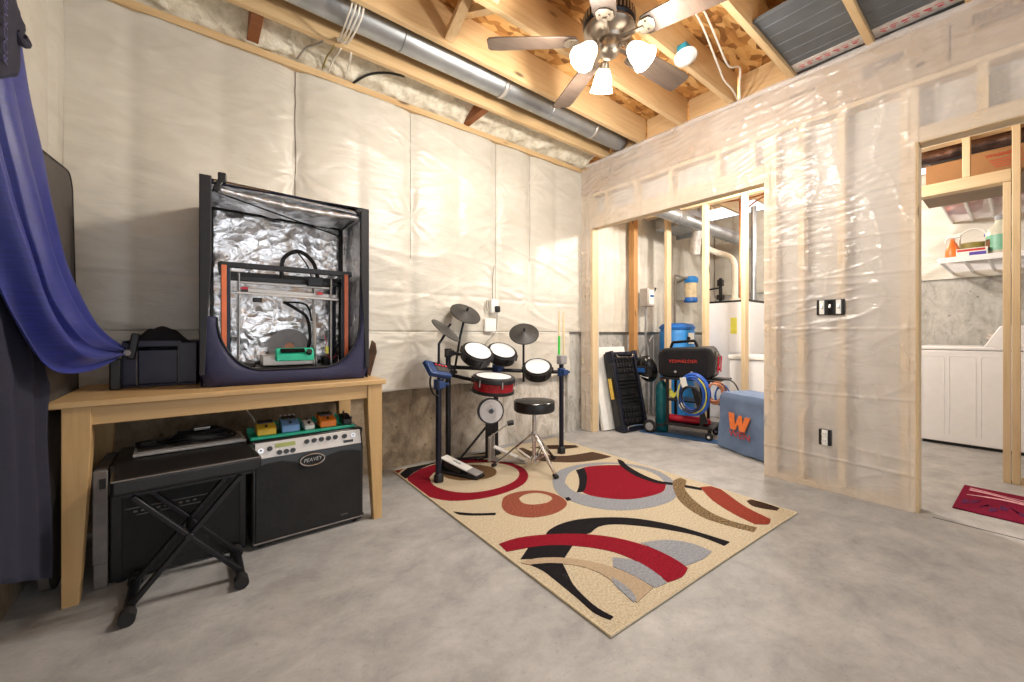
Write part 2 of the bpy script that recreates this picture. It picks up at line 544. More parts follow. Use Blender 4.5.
fl = MB().sheet([[(x, y, 0) for x in (-0.75, 1.2, 3.2, 6.35)] for y in (-3.2, -1, 0.4, 1.6, 3.1)])
floor = struct(fl.build('floor', 'floor_concrete', recalc=False), 'grey mottled concrete basement floor slab', 'floor')
jo = MB().box((3.215, -1.4, 0.0005), (0.006, 3.4, 0.002)); jo.box((4.36, -1.6, 0.0005), (0.006, 3.2, 0.002))
struct(jo.build('floor_joint_line', 'dark_metal'), 'thin dark saw-cut joint across the concrete floor', 'floor joint')

# back wall: concrete with an insulation blanket hung over its upper part
wb = MB().span((-0.75, YW + .03, 0), (3.30, YW + .25, 2.70))
wall_back = struct(wb.build('wall_back', 'wall_concrete'), 'stained concrete foundation wall under white insulation blanket', 'wall')
SEAMS = [(-0.27, .5), (0.12, .3), (0.507, 1.0), (0.90, .3), (1.298, .8), (1.72, .4), (2.106, 1.0), (2.507, .9), (2.85, .5)]
def blanket_off(x, z):
    d = 9
    o = 0.028
    for s, w in SEAMS:
        q = abs(x - s)
        o -= 0.018 * w * math.exp(-(q / 0.045) ** 2) + 0.014 * w * math.exp(-(q / .14) ** 2)
        if w >= .8:                                      # puckers fanning out of the stapled seam
            for zz in (0.95 + .2 * math.sin(s * 5), 1.45 + .15 * math.sin(s * 9), 1.98 + .1 * math.sin(s * 3), 2.4):
                r = math.hypot(x - s, (z - zz))
                if r < .4:
                    a = math.atan2(z - zz, x - s)
                    o += 0.0075 * (.45 + .9 * nz(math.cos(a) * 1.6 + s * 3, math.sin(a) * 1.6 + zz * 5, 6)) * math.sin(a * 11 + s * 7 + zz * 3 + 4 * nz(x * 6, z * 6)) * math.exp(-((r - .10) / .10) ** 2) * max(0, nz(s * 3.3, zz * 2.7) + .35) * 1.6
    o += 0.012 * nz(x * 1.6, z * 1.1, 3.1)
    k = 1 - abs(nz(x * 1.3 + 9, z * 5.5 + x * 1.2, 1.7))
    o += 0.007 * k ** 8
    k = 1 - abs(nz(x * 1.7 + 4, z * 7.5 - x * 3.1, 8.7))
    o += 0.006 * k ** 9 * max(0, .5 + nz(x * 1.3, z * 1.1, 12) * 2)
    for zc in (1.02, 1.33):
        o += -0.006 * math.exp(-((z - zc - .02 * nz(x * 2, zc)) / .012) ** 2)
    if z < 0.72:
        o += 0.02 * (0.72 - z) / .12 * (0.6 + nz(x * 4, 2.2))
    return max(o, -0.001)
rows = []
NX, NZ = 300, 170
for j in range(NZ + 1):
    row = []
    for i in range(NX + 1):
        x = XL + (3.24 - XL) * i / NX
        z = 0.60 + 2.12 * j / NZ
        if j == 0: z += 0.012 * nz(x * 5, 7.7)
        row.append((x, YW - blanket_off(x, z), z))
    rows.append(row)
bl = MB()
nxr = int((3.03 - XL) / (3.24 - XL) * NX)                # the right end stops higher, where bare concrete shows
jz = int((1.04 - .60) / 2.12 * NZ)
bl.sheet([r[:nxr + 1] for r in rows[:jz + 1]]); bl.sheet(rows[jz:])
o = bl.build('wall_back_blanket', 'blanket', smooth=180, solid=0.004, recalc=False)
struct(o, 'white vinyl faced insulation blanket hung on the long wall', 'insulation blanket')
for s, z0 in ((0.507, 1.85), (1.298, 1.6), (2.106, 1.2), (2.507, 1.7)):
    sm = MB(); sm.sheet([[(s + dx + .004 * nz(z0 + k * .3, s), YW - blanket_off(s, z0 + (2.715 - z0) * k / 40) - .006, z0 + (2.715 - z0) * k / 40) for dx in (-.0014, .0014)] for k in range(41)])
    sm.build('seam_line', 'paper_brown' if s < .6 else 'cable_grey', o, solid=.002)
pl = MB().span((-0.6, YW - .035, 2.722), (3.2, YW + .05, 2.765))
struct(pl.build('trim_1', 'joist_wood'), 'wood nailing strip along the top of the insulation blanket', 'trim')
pc = MB().span((3.03, YW - .004, 0), (3.20, YW + .03, 1.05))
struct(pc.build('wall_back_pale_patch', 'wall_concrete_pale'), 'pale bare concrete at the corner below the blanket', 'wall')
# left wall
wl = MB().span((XL - .2, -3.2, 0), (XL - .03, 2.94, 2.77))
struct(wl.build('wall_left', 'wall_concrete'), 'concrete side wall behind the blue cloth', 'wall')
rows = []
for j in range(81):
    z = 0.35 + 2.38 * j / 80
    rows.append([(XL + .0 + .012 * nz(y * 2.2, z * .7, 5) + .010 * (1 - abs(nz(y * 5, z * .8, 2))) ** 6 - .016 * math.exp(-((y - 2.66) / .05) ** 2), y, z) for y in [-3.2 + 6.13 * i / 150 for i in range(151)]])
o = MB().sheet(rows).build('wall_left_blanket', 'blanket', smooth=180, recalc=False)
struct(o, 'wrinkled white insulation facing on the side wall', 'insulation blanket')

# ceiling: OSB subfloor, joists, rim
struct(MB().span((-0.75, -3.2, 3.006), (6.5, 3.25, 3.03)).build('ceiling', 'osb'), 'bare oriented strand board subfloor overhead', 'ceiling')
struct(MB().span((-0.75, 3.10, 2.765), (6.5, 3.14, 3.006)).build('wall_back_rim', 'joist_wood'), 'rim board above the back wall', 'rim board')
struct(MB().span((-0.78, -3.2, 2.77), (-0.74, 3.14, 3.006)).build('wall_left_rim', 'joist_wood_y'), 'rim board above the side wall', 'rim board')
JF = [2.59, 2.18, 1.78, 1.38, 0.985, 0.58, 0.18, -0.22, -0.62, -1.02, -1.42, -1.82, -2.22, -2.62]
JL = ['bare ceiling joist on the insulation side of the long silver duct',
      'bare ceiling joist hugging the fan side of the long silver duct',
      'ceiling joist over the left fan blade, one in from the duct joist',
      'ceiling joist carrying the small white lampholder with blue box',
      'ceiling joist bordering the grey sheet metal panning on the fan side',
      'ceiling joist between the two grey sheet metal pans',
      'ceiling joist at the far edge of the second grey pan']
for i, y in enumerate(JF):
    o = MB().span((-0.74, y - .038, ZT), (3.27, y, 3.004)).build('ceiling_joist', 'joist_wood', bevel=.003)
    tag(o, JL[i] if i < 7 else 'ceiling joist above the camera end of the basement', 'joist', 'main room ceiling joists')
# end blocking over the beam
for i in range(7):
    ya = JF[i] - .040; yb = JF[i + 1] + .002
    o = MB().span((3.285, yb, ZT + .002), (3.325, ya, 3.002)).build('blocking_board', 'joist_wood_y', bevel=.002)
    tag(o, ['short wood block closing the joist bay where the silver duct ends', 'short wood block above the beam, in the bay beside the duct bay',
            'short wood block above the beam, two bays from the duct', 'short wood block above the beam where the white cables run out',
            'short wood block above the beam beside the joist at the grey pan', 'short block behind the near grey pan', 'short block behind the second grey pan'][i], 'blocking', 'blocking boards above the beam')
# brown blocks in the rim bay
for x, lab in ((0.24, 'short brown block across the insulated rim bay above the printer tent'), (1.76, 'short brown block across the insulated rim bay nearer the corner')):
    o = MB().span((x, 2.60, 2.775), (x + .06, 2.90, 2.95)).build('rim_block', 'brown_trim', bevel=.003)
    tag(o, lab, 'blocking', 'blocks in the rim bay')
# batts in the rim bay: a lumpy roll along the wall
rows = []
for i in range(261):
    x = -0.7 + 3.95 * i / 260
    row = []
    for k in range(15):
        t = k / 14
        y = 2.615 + .30 * t
        z = 2.95 - .18 * t ** 1.5 + .035 * nz(x * 5.5, t * 3.2, 1) + .022 * nz(x * 13, t * 7, 4) - 0.04 * math.sin(PI * t)
        if t == 1: z = 2.768
        row.append((x, y, max(z, 2.768)))
    rows.append(row)
o = MB().sheet(rows).build('rim_insulation', 'batt', smooth=180)
tag(o, 'lumpy cream insulation stuffed along the rim bay above the wall', 'insulation', kind='stuff')
# cross bridging between the joists
for (x, a, b) in ((1.20, 2.142, 1.78), (1.24, 1.742, 1.38)):
    o1 = MB().beam((x, a - .002, 2.80), (x + .0, b + .002, 2.985), .038, .06, (1, 0, 0)).build('bridging_strut', 'joist_wood_y')
    o2 = MB().beam((x + .07, a - .002, 2.985), (x + .07, b + .002, 2.80), .038, .06, (1, 0, 0)).build('bridging_strut', 'joist_wood_y')
    w = 'beside the duct joist' if a > 2 else 'one bay further from the duct'
    tag(o1, 'diagonal wood bridging strut rising from the duct side, ' + w, 'bridging', 'cross bridging')
    tag(o2, 'diagonal wood bridging strut falling from the duct side, ' + w, 'bridging', 'cross bridging')

# framed wall on the right: LVL beam on a stud wall, drywall on its far side, poly sheeting on this side
wr = thing('wall_right', None, None, (XW, 1.5, 0))
struct(wr, 'framed wall with wide opening under clear plastic sheeting', 'wall')
wf = MB()
wf.span((XW + .01, -2.4, 2.432), (XW + .10, 2.90, 2.468)).build('top_plate', 'plate_wood', wr, bevel=.002)
MB().span((XW + .01, 1.146, 2.112), (XW + .10, 2.733, 2.245)).build('header', 'plate_wood', wr, bevel=.003)
MB().span((XW + .01, -0.52, 2.10), (XW + .10, 0.353, 2.19)).build('header', 'plate_wood', wr, bevel=.003)
MB().span((XW + .005, 0.355, 0), (XW + .10, 1.144, .038)).build('sill_plate', 'plate_wood', wr, bevel=.002)
MB().span((XW + .01, -2.4, 0), (XW + .10, -0.56, .038)).build('sill_plate', 'plate_wood', wr)
for y in (2.735, 2.79, 2.85):
    MB().span((XW + .01, y, 0.0), (XW + .10, y + .038, 2.43)).build('stud', 'stud_wood', wr, bevel=.003)
for y in (0.355, 0.394, 0.685, 0.90, 1.066, 1.106):
    MB().span((XW + .01, y, .038), (XW + .10, y + .038, 2.43)).build('stud', 'stud_wood', wr, bevel=.003)
for y in (-0.56, -0.60, -1.0, -1.4):
    MB().span((XW + .01, y, .038), (XW + .10, y + .038, 2.43)).build('stud', 'stud_wood', wr)
for y in (2.54, 2.20, 1.85, 1.45, 1.20):
    MB().span((XW + .01, y, 2.246), (XW + .10, y + .04, 2.431)).build('cripple_stud', 'stud_wood', wr, bevel=.002)
for y in (-0.3, 0.10):
    MB().span((XW + .01, y, 2.191), (XW + .10, y + .04, 2.431)).build('cripple_stud', 'stud_wood', wr)
bp = MB()
bp.span((XW + .101, 0.355, 0), (XW + .113, 1.144, 2.43)); bp.span((XW + .101, 1.144, 2.112), (XW + .113, 2.735, 2.43)); bp.span((XW + .101, 2.735, 0), (XW + .113, 2.89, 2.43))
bp.span((XW + .101, -0.52, 2.10), (XW + .113, 0.355, 2.43)); bp.span((XW + .101, -2.4, 0), (XW + .113, -0.52, 2.43))
bp.build('backing_board', 'drywall', wr)
beam = MB().span((XW + .004, -2.4, ZB), (XW + .11, 2.905, 2.768)).build('wall_right_beam', 'lvl_wood', bevel=.003)
struct(beam, 'long laminated wood beam on top of the framed wall', 'beam')
def on_wall(y, z, x=XW): return frame((x, y, z), (0, -1, 0), (0, 0, 1))
letters('RIGIDLAM', .068, on_wall(0.16, 2.672, XW + .003), 'printed_lettering', 'text_print', beam, .0006, 'LEFT')
letters('ROSEBURG', .036, on_wall(0.13, 2.622, XW + .003), 'printed_lettering', 'text_print', beam, .0006, 'LEFT')
pr = MB()
pr.span((XW + .002, -0.32, 2.6435), (XW + .004, 0.20, 2.6465)); pr.span((XW + .002, 0.232, 2.50), (XW + .004, 0.238, 2.70))
for i in range(5): pr.span((XW + .002, 0.60, 2.575 + .018 * i), (XW + .004, 0.60 - .05 - .012 * (i * 37 % 5), 2.582 + .018 * i))
for i in range(6): pr.span((XW + .002, .50 - .016 * i, 2.60 + .01 * (i % 3)), (XW + .004, .507 - .016 * i, 2.655))
for i in range(12): pr.span((XW + .002, 2.52 - .045 * i - .012 * (i % 3), 2.60 + .012 * (i % 2)), (XW + .004, 2.495 - .045 * i, 2.645 + .01 * (i % 3)))
for i in range(6): pr.span((XW + .002, 2.62 - .05 * i, 2.570), (XW + .004, 2.585 - .05 * i, 2.576))
for i in range(5): pr.span((XW + .002, 0.98 - .03 * i, 2.63 + .008 * (i % 2)), (XW + .004, 0.965 - .03 * i, 2.655))
for y, z in ((1.35, 2.585), (1.41, 2.60), (1.28, 2.62), (0.35, 2.54)): pr.box((XW + .003, y, z), (.002, .035, .016))
pr.build('printed_mark', 'text_print', beam)
# poly sheeting
def poly_off(y, z):
    o = 0.010 + .004 * nz(y * 2.2, z * 1.6, 2)
    k = 1 - abs(nz(y * 2.2 + z * 1.3, z * 4.6, 5.1)); o += .007 * k ** 9
    k = 1 - abs(nz(y * 8.0, z * 2.2 + y, 9.1)); o += .006 * k ** 9
    for zc in (0.22, 0.63, 1.05, 1.38, 1.62, 1.80, 1.88):
        zz = zc + .03 * (y - .75) * math.sin(zc * 9)
        o += .006 * math.exp(-((z - zz) / .008) ** 2)
    if z > 1.55: o += .0022 * math.sin(z * 130 + y * 16 + 9 * nz(y * 4, z * 4)) * max(0, nz(y * 3 + 3, z * 2.5) + .3) * 1.5
    k = 1 - abs(nz(y * 2.0 + 5, z * 11 + y * 1.5, 3.3)); o += .007 * k ** 10 * max(0, .5 + 2 * nz(y * 1.5, z * 1.2, 8))
    return max(o, .002)
def poly(y0, y1, z0, z1, ny, nzz):
    return [[(XW + .004 - poly_off(y0 + (y1 - y0) * i / ny, z0 + (z1 - z0) * j / nzz), y0 + (y1 - y0) * i / ny, z0 + (z1 - z0) * j / nzz) for i in range(ny + 1)] for j in range(nzz + 1)]
ps = MB()
ps.sheet(poly(0.366, 1.136, 0.003, 2.10, 110, 320)); ps.sheet(poly(-0.52, 2.74, 2.10, 2.735, 300, 90)); ps.sheet(poly(2.74, 2.875, 0.003, 2.735, 14, 200))
o = ps.build('wall_right_sheeting', 'poly_sheet', smooth=180, recalc=False)
struct(o, 'wrinkled translucent plastic sheeting stapled over the studs', 'plastic sheeting')
hem = MB()
hem.sheet([[(XW - .012 + .006 * nz(y * 3, 1), y, 2.735 + .03 * t + .008 * nz(y * 4, t, 2)) if t < 2 else (XW + .05, y, 2.770) for y in [-.4 + 3.2 * i / 120 for i in range(121)]] for t in (0, 1, 1.4, 2)])
struct(hem.build('trim_2', 'poly_sheet', smooth=180, solid=.002), 'folded plastic hem along the top edge of the beam', 'trim')

# ------------------------------------------------------------------ rooms behind the framed wall
struct(MB().span((3.30, YW + .05, 0), (6.45, YW + .25, 2.77)).build('wall_utility', 'wall_concrete_pale'), 'pale concrete foundation wall of the utility room', 'wall')
rows = [[(3.33 + 2.95 * i / 150, YW + .03 - max(0, .02 + .015 * nz(i * .06, j * .08, 3) + .012 * (1 - abs(nz(i * .13, j * .03, 6))) ** 6), 1.04 + 1.70 * j / 70) for i in range(151)] for j in range(71)]
struct(MB().sheet(rows).build('wall_utility_blanket', 'blanket', smooth=180, recalc=False), 'white insulation facing on the utility room wall', 'insulation blanket')
struct(MB().span((6.28, -2.4, 0), (6.45, YW + .1, 2.77)).build('wall_far', 'wall_concrete_pale'), 'pale concrete far wall behind furnace and washer', 'wall')
rows = [[(6.275 - max(0, .015 + .015 * nz(i * .09, j * .07, 3) + .014 * (1 - abs(nz(i * .12 + j * .05, j * .09, 6))) ** 6), -2.4 + 5.3 * i / 140, 1.60 + 1.15 * j / 50) for i in range(141)] for j in range(51)]
struct(MB().sheet(rows).build('wall_far_blanket', 'blanket', smooth=180, recalc=False), 'white plastic facing on the upper far wall', 'insulation blanket')
struct(MB().span((3.2, -2.52, 0), (6.45, -2.4, 2.77)).build('wall_front', 'drywall'), 'side wall of the laundry passage', 'wall')
for i, y in enumerate((2.55, 2.15, 1.75, 1.35, .95, .55, .15, -.25, -.65, -1.05, -1.5, -2.0)):
    o = MB().span((3.33, y - .038, ZT), (6.4, y, 3.004)).build('ceiling_joist', 'joist_wood')
    tag(o, 'ceiling joist over the utility and laundry rooms', 'joist', 'utility room joists')
XS = 4.35
for x0, y0, w, d, mt, lab in ((4.02, 2.79, .075, .075, 'stud_dark', 'doubled bare stud against the white wall, left of the grey meter'),
                          (XS, 2.565, .089, .040, 'stud_wood', 'bare stud standing between the grey meter box and blue filter'),
                          (XS, 2.115, .089, .040, 'stud_wood', 'bare stud standing just right of the blue water filter'),
                          (XS, 1.715, .089, .040, 'stud_wood', 'bare stud in front of the white furnace, behind the welder'),
                          (XS, -0.005, .089, .038, 'stud_wood', 'full height bare stud beside the laundry rug')):
    z1 = 2.43
    o = MB().span((x0, y0, 0), (x0 + w, y0 + d, z1)).build('wood_stud', mt, bevel=.003)
    tag(o, lab, 'stud', 'bare studs of the inner partition')
o = MB().span((XS, -2.3, 2.43), (XS + .09, 2.87, 2.47)).build('stud_wall_plate', 'plate_wood'); tag(o, 'top plate lying across the bare studs of the inner partition', 'plate')
o = MB().span((XS, .035, 2.06), (XS + .09, .62, 2.146)).build('door_header', 'plate_wood', bevel=.003); tag(o, 'rough wood header over the laundry doorway, under cardboard boxes', 'header', kind='structure')
o = MB().span((XS, .220, 2.147), (XS + .09, .258, 2.43)).build('cripple_stud', 'stud_wood', bevel=.002); tag(o, 'short stud above the laundry door header, between the cardboard boxes', 'stud')
o = MB().span((XS, .036, 0), (XS + .089, .072, 2.058)).build('trimmer_stud', 'stud_wood', bevel=.002); tag(o, 'trimmer stud carrying the laundry door header', 'stud')
o = MB().span((XS, -1.2, 0.0), (XS + .09, -.007, .036)).build('sill_plate', 'plate_wood'); tag(o, 'sill plate on the floor by the laundry doorway', 'plate')
# ------------------------------------------------------------------ work table
TX0, TX1, TY0, TY1, TZ = -0.425, 0.835, 2.185, 2.86, 0.767
t = thing('work_table', 'light wood table with tapered legs along the insulated wall', 'table', (.2, 2.5, 0))
MB().span((TX0, TY0, TZ - .026), (TX1, TY1, TZ)).build('tabletop', 'table_wood', t, bevel=.004)
ap = MB()
ap.span((-.32, TY0 + .022, TZ - .098), (.74, TY0 + .044, TZ - .027)); ap.span((-.32, TY1 - .044, TZ - .098), (.74, TY1 - .022, TZ - .027))
ap.span((-.385, TY0 + .08, TZ - .098), (-.363, TY1 - .08, TZ - .027)); ap.span((.775, TY0 + .08, TZ - .098), (.797, TY1 - .08, TZ - .027))
ap.build('apron', 'table_wood', t, bevel=.002)
def taper_leg(x, y, sx, sy):
    m = MB(); a, b = .078, .046; zt = TZ - .027
    rows = []
    for z, w in ((0, b), (zt - .13, a), (zt, a)):
        xo, yo = x, y
        rows.append([(xo, yo, z), (xo + sx * w, yo, z), (xo + sx * w, yo + sy * w, z), (xo, yo + sy * w, z)])
    m.sheet(rows, True); m._add(rows[0], [(0, 1, 2, 3)]); m._add(rows[-1], [(0, 1, 2, 3)])
    return m
for x, y, sx, sy in ((-.39, TY0 + .012, 1, 1), (.815, TY0 + .012, -1, 1), (-.39, TY1 - .012, 1, -1), (.815, TY1 - .012, -1, -1)):
    taper_leg(x, y, sx, sy).build('leg', 'table_leg_wood', t, bevel=.003, smooth=0)

# ------------------------------------------------------------------ soft printer enclosure with foil lining
ENC = Matrix.Translation((0.018, 2.345, TZ + .0025)) @ Matrix.Rotation(R(-3), 4, 'Z')
EW, ED = 0.755, 0.49
def etop(x, y): return 0.985 - .03 * x / EW + .0 * y
t = thing('printer_enclosure', 'navy soft tent enclosure lined with crinkled silver foil, front open', 'enclosure', (0.4, 2.5, TZ))
# front frame: border cloth with a big rounded opening
def opening(n=10):
    x0, x1, z0, z1, r = .062, EW - .045, .072, .955, .19
    pts = []
    for i in range(n + 1):
        a = PI + PI / 2 * i / n
        pts.append((x0 + r * 1.0 + r * 1.0 * math.cos(a), z0 + r * 1.35 + r * 1.35 * math.sin(a)))
    for i in range(n + 1):
        a = 1.5 * PI + PI / 2 * i / n
        pts.append((x1 - r + r * math.cos(a), z0 + r * 1.35 + r * 1.35 * math.sin(a)))
    pts.append((x1 + .012, z1)); pts.append((x0 - .016, z1))
    return pts
inner = opening()
n = len(inner)
outer = []
for x, z in inner:
    # project from the middle of the opening out to the tent's rectangle
    if z >= .85: outer.append((EW if x > .4 else 0, z + .0)); continue
    if z < .34:
        if x < .26:
            k = (x - .062) / .19; outer.append((0, .34 * (1 - 2 * k)) if k < .5 else ((k - .5) * 2 * .25, 0))
        elif x > EW - .24:
            k = (EW - .045 - x) / .19; outer.append((EW, .34 * (1 - 2 * k)) if k < .5 else (EW - (k - .5) * 2 * .25, 0))
        else: outer.append((x, 0))
    else: outer.append((0 if x < .4 else EW, z))
fr = MB(ENC)
rows = []
for k in range(5):
    s = k / 4
    rows.append([(ix + (ox - ix) * s, -.012 * math.sin(PI * s) + .006 * nz(ix * 9, iz * 9 + s * 2, 3), iz + (oz - iz) * s) for (ix, iz), (ox, oz) in zip(inner, outer)])
lo = [r[:-1] for r in rows]
fr.sheet([r[:] for r in rows])
o = fr.build('front_border', 'tent_blue', t, solid=.004)
pp = MB(ENC); pp.tube([(x, -.004, z) for x, z in inner], .005, 6); pp.build('opening_piping', 'tent_black', t)
sd = MB(ENC)
for x in (0, EW):
    sd.sheet([[(x, ED * i / 6, (etop(x, 0) - .06) * j / 8 if j < 8 else etop(x, ED * i / 6) - .02) for i in range(7)] for j in range(9)])
sd.sheet([[(EW * i / 6, ED, etop(EW * i / 6, ED) * j / 8) for i in range(7)] for j in range(9)])
rf = MB(ENC); rf.sheet([[(EW * i / 12, .005 + ED * j / 8, etop(EW * i / 12, 0) - .004 - .02 * math.sin(PI * i / 12) * math.sin(PI * j / 8)) for i in range(13)] for j in range(9)]); rf.build('roof_sheet', 'foil', t, smooth=60, recalc=True)
sd.build('outer_cloth', 'tent_blue', t, recalc=True)
ln = MB(ENC)
def crink(a, b, s): return .012 * nz(a * 9, b * 9, s) + .006 * nz(a * 23, b * 23, s + 4)
ln.sheet([[(.008 + EW * i / 40 * .98, ED - .022 + crink(i * .02, j * .02, 1), .004 + .965 * j / 50) for i in range(41)] for j in range(51)])
for x, sg in ((.012, 1), (EW - .012, -1)):
    ln.sheet([[(x + sg * abs(crink(i * .02, j * .02, 7 + sg)), .012 + (ED - .03) * i / 26, .004 + .955 * j / 50) for i in range(27)] for j in range(51)])
ln.sheet([[(.01 + EW * .97 * i / 40, .01 + (ED - .03) * j / 26, etop(EW * i / 40, 0) - .022 + crink(i * .02, j * .02, 12) - .03 * math.sin(PI * i / 40) * math.sin(PI * j / 26)) for i in range(41)] for j in range(27)])
ln.sheet([[(.01 + EW * .97 * i / 40, .012 + (ED - .03) * j / 26, .006) for i in range(41)] for j in range(27)])
ln.build('foil_lining', 'foil', t, smooth=60)
po = MB(ENC)
for x, sg, zt in ((.0, 1, .985), (EW, -1, .955)):
    rows = []
    for k in range(13):
        z = .06 + (zt - .06) * k / 12; w = .016 + .026 * min(1, k / 7); b = 0
        rows.append([(x + sg * (-.004 + b), -.016, z), (x + sg * (w + b), -.016, z), (x + sg * (w + b), .010, z), (x + sg * (-.004 + b), .010, z)])
    po.sheet(rows, True); po.f += []
each(po, 'front_pole_sleeve', 'tent_black', t, bevel=.004)
bp_ = MB(ENC)
bp_.tube([(.03, ED - .05, .02), (.03, ED - .05, .95)], .009, 8); bp_.tube([(EW - .05, ED - .05, .02), (EW - .05, ED - .05, .93)], .013, 8)
bp_.tube([(.03, .02, .93), (EW - .05, ED - .06, .88)], .004, 6)
bp_.tube([(EW - .03, .02, .93), (EW - .05, ED - .05, .925)], .008, 8); bp_.tube([(.03, ED - .05, .95), (EW - .05, ED - .05, .93)], .008, 8)
each(bp_, 'frame_pole', 'dark_metal', t)
bar = MB(ENC); bar.tube([(.05, .004, .968), (EW - .05, .004, .932)], .008, 8); bar.build('front_top_rod', 'chrome', t)
fl_ = MB(ENC)      # rolled up front door under the top rod
rows = []
for i in range(31):
    x = .05 + (EW - .1) * i / 30; zc = .925 - .034 * i / 30
    rows.append([(x, .024 + .017 * math.cos(2 * PI * k / 10) + .004 * nz(i * .7, k), zc + .016 + .016 * math.sin(2 * PI * k / 10) - .014 * math.sin(PI * i / 30)) for k in range(10)])
fl_.sheet(rows, True).build('rolled_door', 'foil', t, smooth=70)
kn = MB(ENC); kn.box((.082, -.004, .985), (.034, .03, .05)); kn.box((.066, -.008, .945), (.026, .02, .06), (0, .4, 0)); kn.box((EW - .055, -.002, .94), (.03, .03, .03), (0, .5, 0)); each(kn, 'strap_buckle', 'black_plastic', t, bevel=.006)

# ------------------------------------------------------------------ the printer in the enclosure
P = ENC @ Matrix.Translation((.075, .085, .008))
PW, PD, PH = .60, .36, .575
t = thing('filament_printer', 'large open frame printer with orange edge strips inside the foil tent', 'printer', (.4, 2.5, TZ + .008))
f = MB(P)
for x in (.02, PW - .02):
    for y in (.0, PD):
        f.span((x - .02, y - .012, 0.0), (x + .02, y + .02, PH))
each(f, 'frame_post', 'post_blue', t, bevel=.003)
f = MB(P)
for y in (.0, PD):
    f.span((-.004, y - .014, PH - .004), (PW + .004, y + .018, PH + .022)); f.span((0, y - .01, 0), (PW, y + .02, .045))
for x in (0, PW): f.span((x - .012, 0, PH - .004), (x + .014, PD, PH + .020)); f.span((x - .012, 0, 0), (x + .014, PD, .045))
f.span((.04, .10, PH - .055), (PW - .04, .125, PH - .030))
each(f, 'frame_rail', 'black_plastic', t, bevel=.002)
f = MB(P)
for x in (.012, PW - .022): f.span((x - .009, -.022, 0.03), (x + .012, -.012, PH + .004))
each(f, 'edge_strip', 'orange', t, bevel=.002)
f = MB(P)
for x in (.075, PW - .085): f.cyl((x, .06, .03), (x, .06, PH - .02), .006, n=10)
for x in (.075, PW - .14): f.cyl((x, PD - .05, .03), (x, PD - .05, PH - .02), .006, n=10)
f.cyl((PW - .17, .06, .03), (PW - .17, .06, .36), .006, n=10)
each(f, 'lead_screw', 'chrome', t)
f = MB(P); f.beam((.05, .09, .472), (PW - .055, .09, .458), .03, .022); f.beam((.06, .045, .452), (PW - .05, .045, .438), .012, .012); f.beam((.07, .085, PH - .065), (PW - .08, .085, PH - .07), .012, .012)
each(f, 'gantry_rail', 'silver_panel', t, bevel=.002)
f = MB(P); f.box((.155, .07, .42), (.04, .03, .022)); f.box((PW - .17, .06, PH - .04), (.08, .05, .05)); f.box((.10, .08, .462), (.03, .04, .03)); each(f, 'carriage', 'black_plastic', t, bevel=.004)
f = MB(P); f.box((.10, .064, .478), (.03, .01, .014)); f.box((PW - .15, .03, .468), (.03, .01, .014)); each(f, 'belt_clip', 'bright_red', t)
f = MB(P); f.span((.18, .10, .068), (.45, .30, .125)); f.build('print_bed', 'silver_panel', t, bevel=.004)
f = MB(P); f.span((.12, .06, .03), (.52, .30, .062)); f.box((.53, .2, .06), (.08, .1, .10)); f.box((.10, .22, .05), (.1, .12, .07)); each(f, 'base_module', 'black_plastic', t, bevel=.006)
f = MB(P); f.tube(smooth_path([(.28, .20, PH - .03), (.285, .18, PH + .09), (.36, .16, PH + .14), (.43, .13, PH + .08), (.45, .09, PH - .02)]), .011, 8)
f.tube(smooth_path([(.35, .16, PH + .14), (.40, .13, PH + .06), (.42, .09, PH - .03)]), .004, 6)
f.tube(smooth_path([(.30, .30, .43), (.36, .27, .39), (.42, .28, .34), (.44, .29, .22), (.42, .30, .12)]), .009, 8)
f.tube(smooth_path([(.30, .30, .43), (.42, .31, .42), (.45, .30, .32)]), .006, 6)
each(f, 'cable_loop', 'black_plastic', t)
f = MB(P); f.tube(smooth_path([(.48, .05, .15), (.50, .05, .11), (.52, .08, .09), (.55, .1, .12)]), .002, 5); f.tube(smooth_path([(.47, .05, .24), (.485, .04, .20), (.48, .06, .14)]), .002, 5); each(f, 'thin_wire', 'bright_red', t)
f = MB(P); f.box((.49, .045, .15), (.016, .004, .04)); f.build('paper_tag', 'sticker_yellow', t)
o = MB(P)
c = P @ Vector((.33, .333, .160)); ax = (P.to_3x3() @ Vector((0, -1, .12))).normalized()
sp = thing('filament_spool', 'dark round filament spool behind the teal box in the foil tent', 'spool', c - Vector((0, 0, .11)))
MB().lathe([(.0, -.022), (.108, -.022), (.110, -.016), (.108, -.010), (.034, -.010), (.034, .022), (.11, .022), (.11, .028), (.0, .028)], c, ax, 40).build('spool_body', 'grey_paint', sp)
MB().lathe([(.036, -.011), (.09, -.011), (.09, .021), (.036, .021)], c, ax, 40, False).build('filament', 'black_plastic', sp)
MB().lathe([(0, .0285), (.026, .0285), (.024, .031), (0, .031)], c, ax, 24).build('spool_hub', 'cable_copper', sp)
t = thing('control_box', 'small teal box with dark screen and knob at the tent opening', 'control box', P @ Vector((.29, .01, .063)))
q = P @ Matrix.Translation((.318, -.058, .066)) @ Matrix.Scale(1.3, 4)
MB(q).prism([(0, 0), (.055, 0), (.055, .05), (.02, .052), (0, .024)], lambda a, b, h: (h, a, b + .076 - .05), -.068, .068).build('case', 'teal', t, bevel=.006)
MB(q).box((-.008, .008, .068), (.085, .004, .022), (-.95, 0, 0)).build('screen', 'black_gloss', t)
MB(q).lathe([(.0, 0), (.012, 0), (.011, .012), (0, .012)], (.050, .004, .058), (0, -.8, .6), 16).build('knob', 'black_plastic', t)
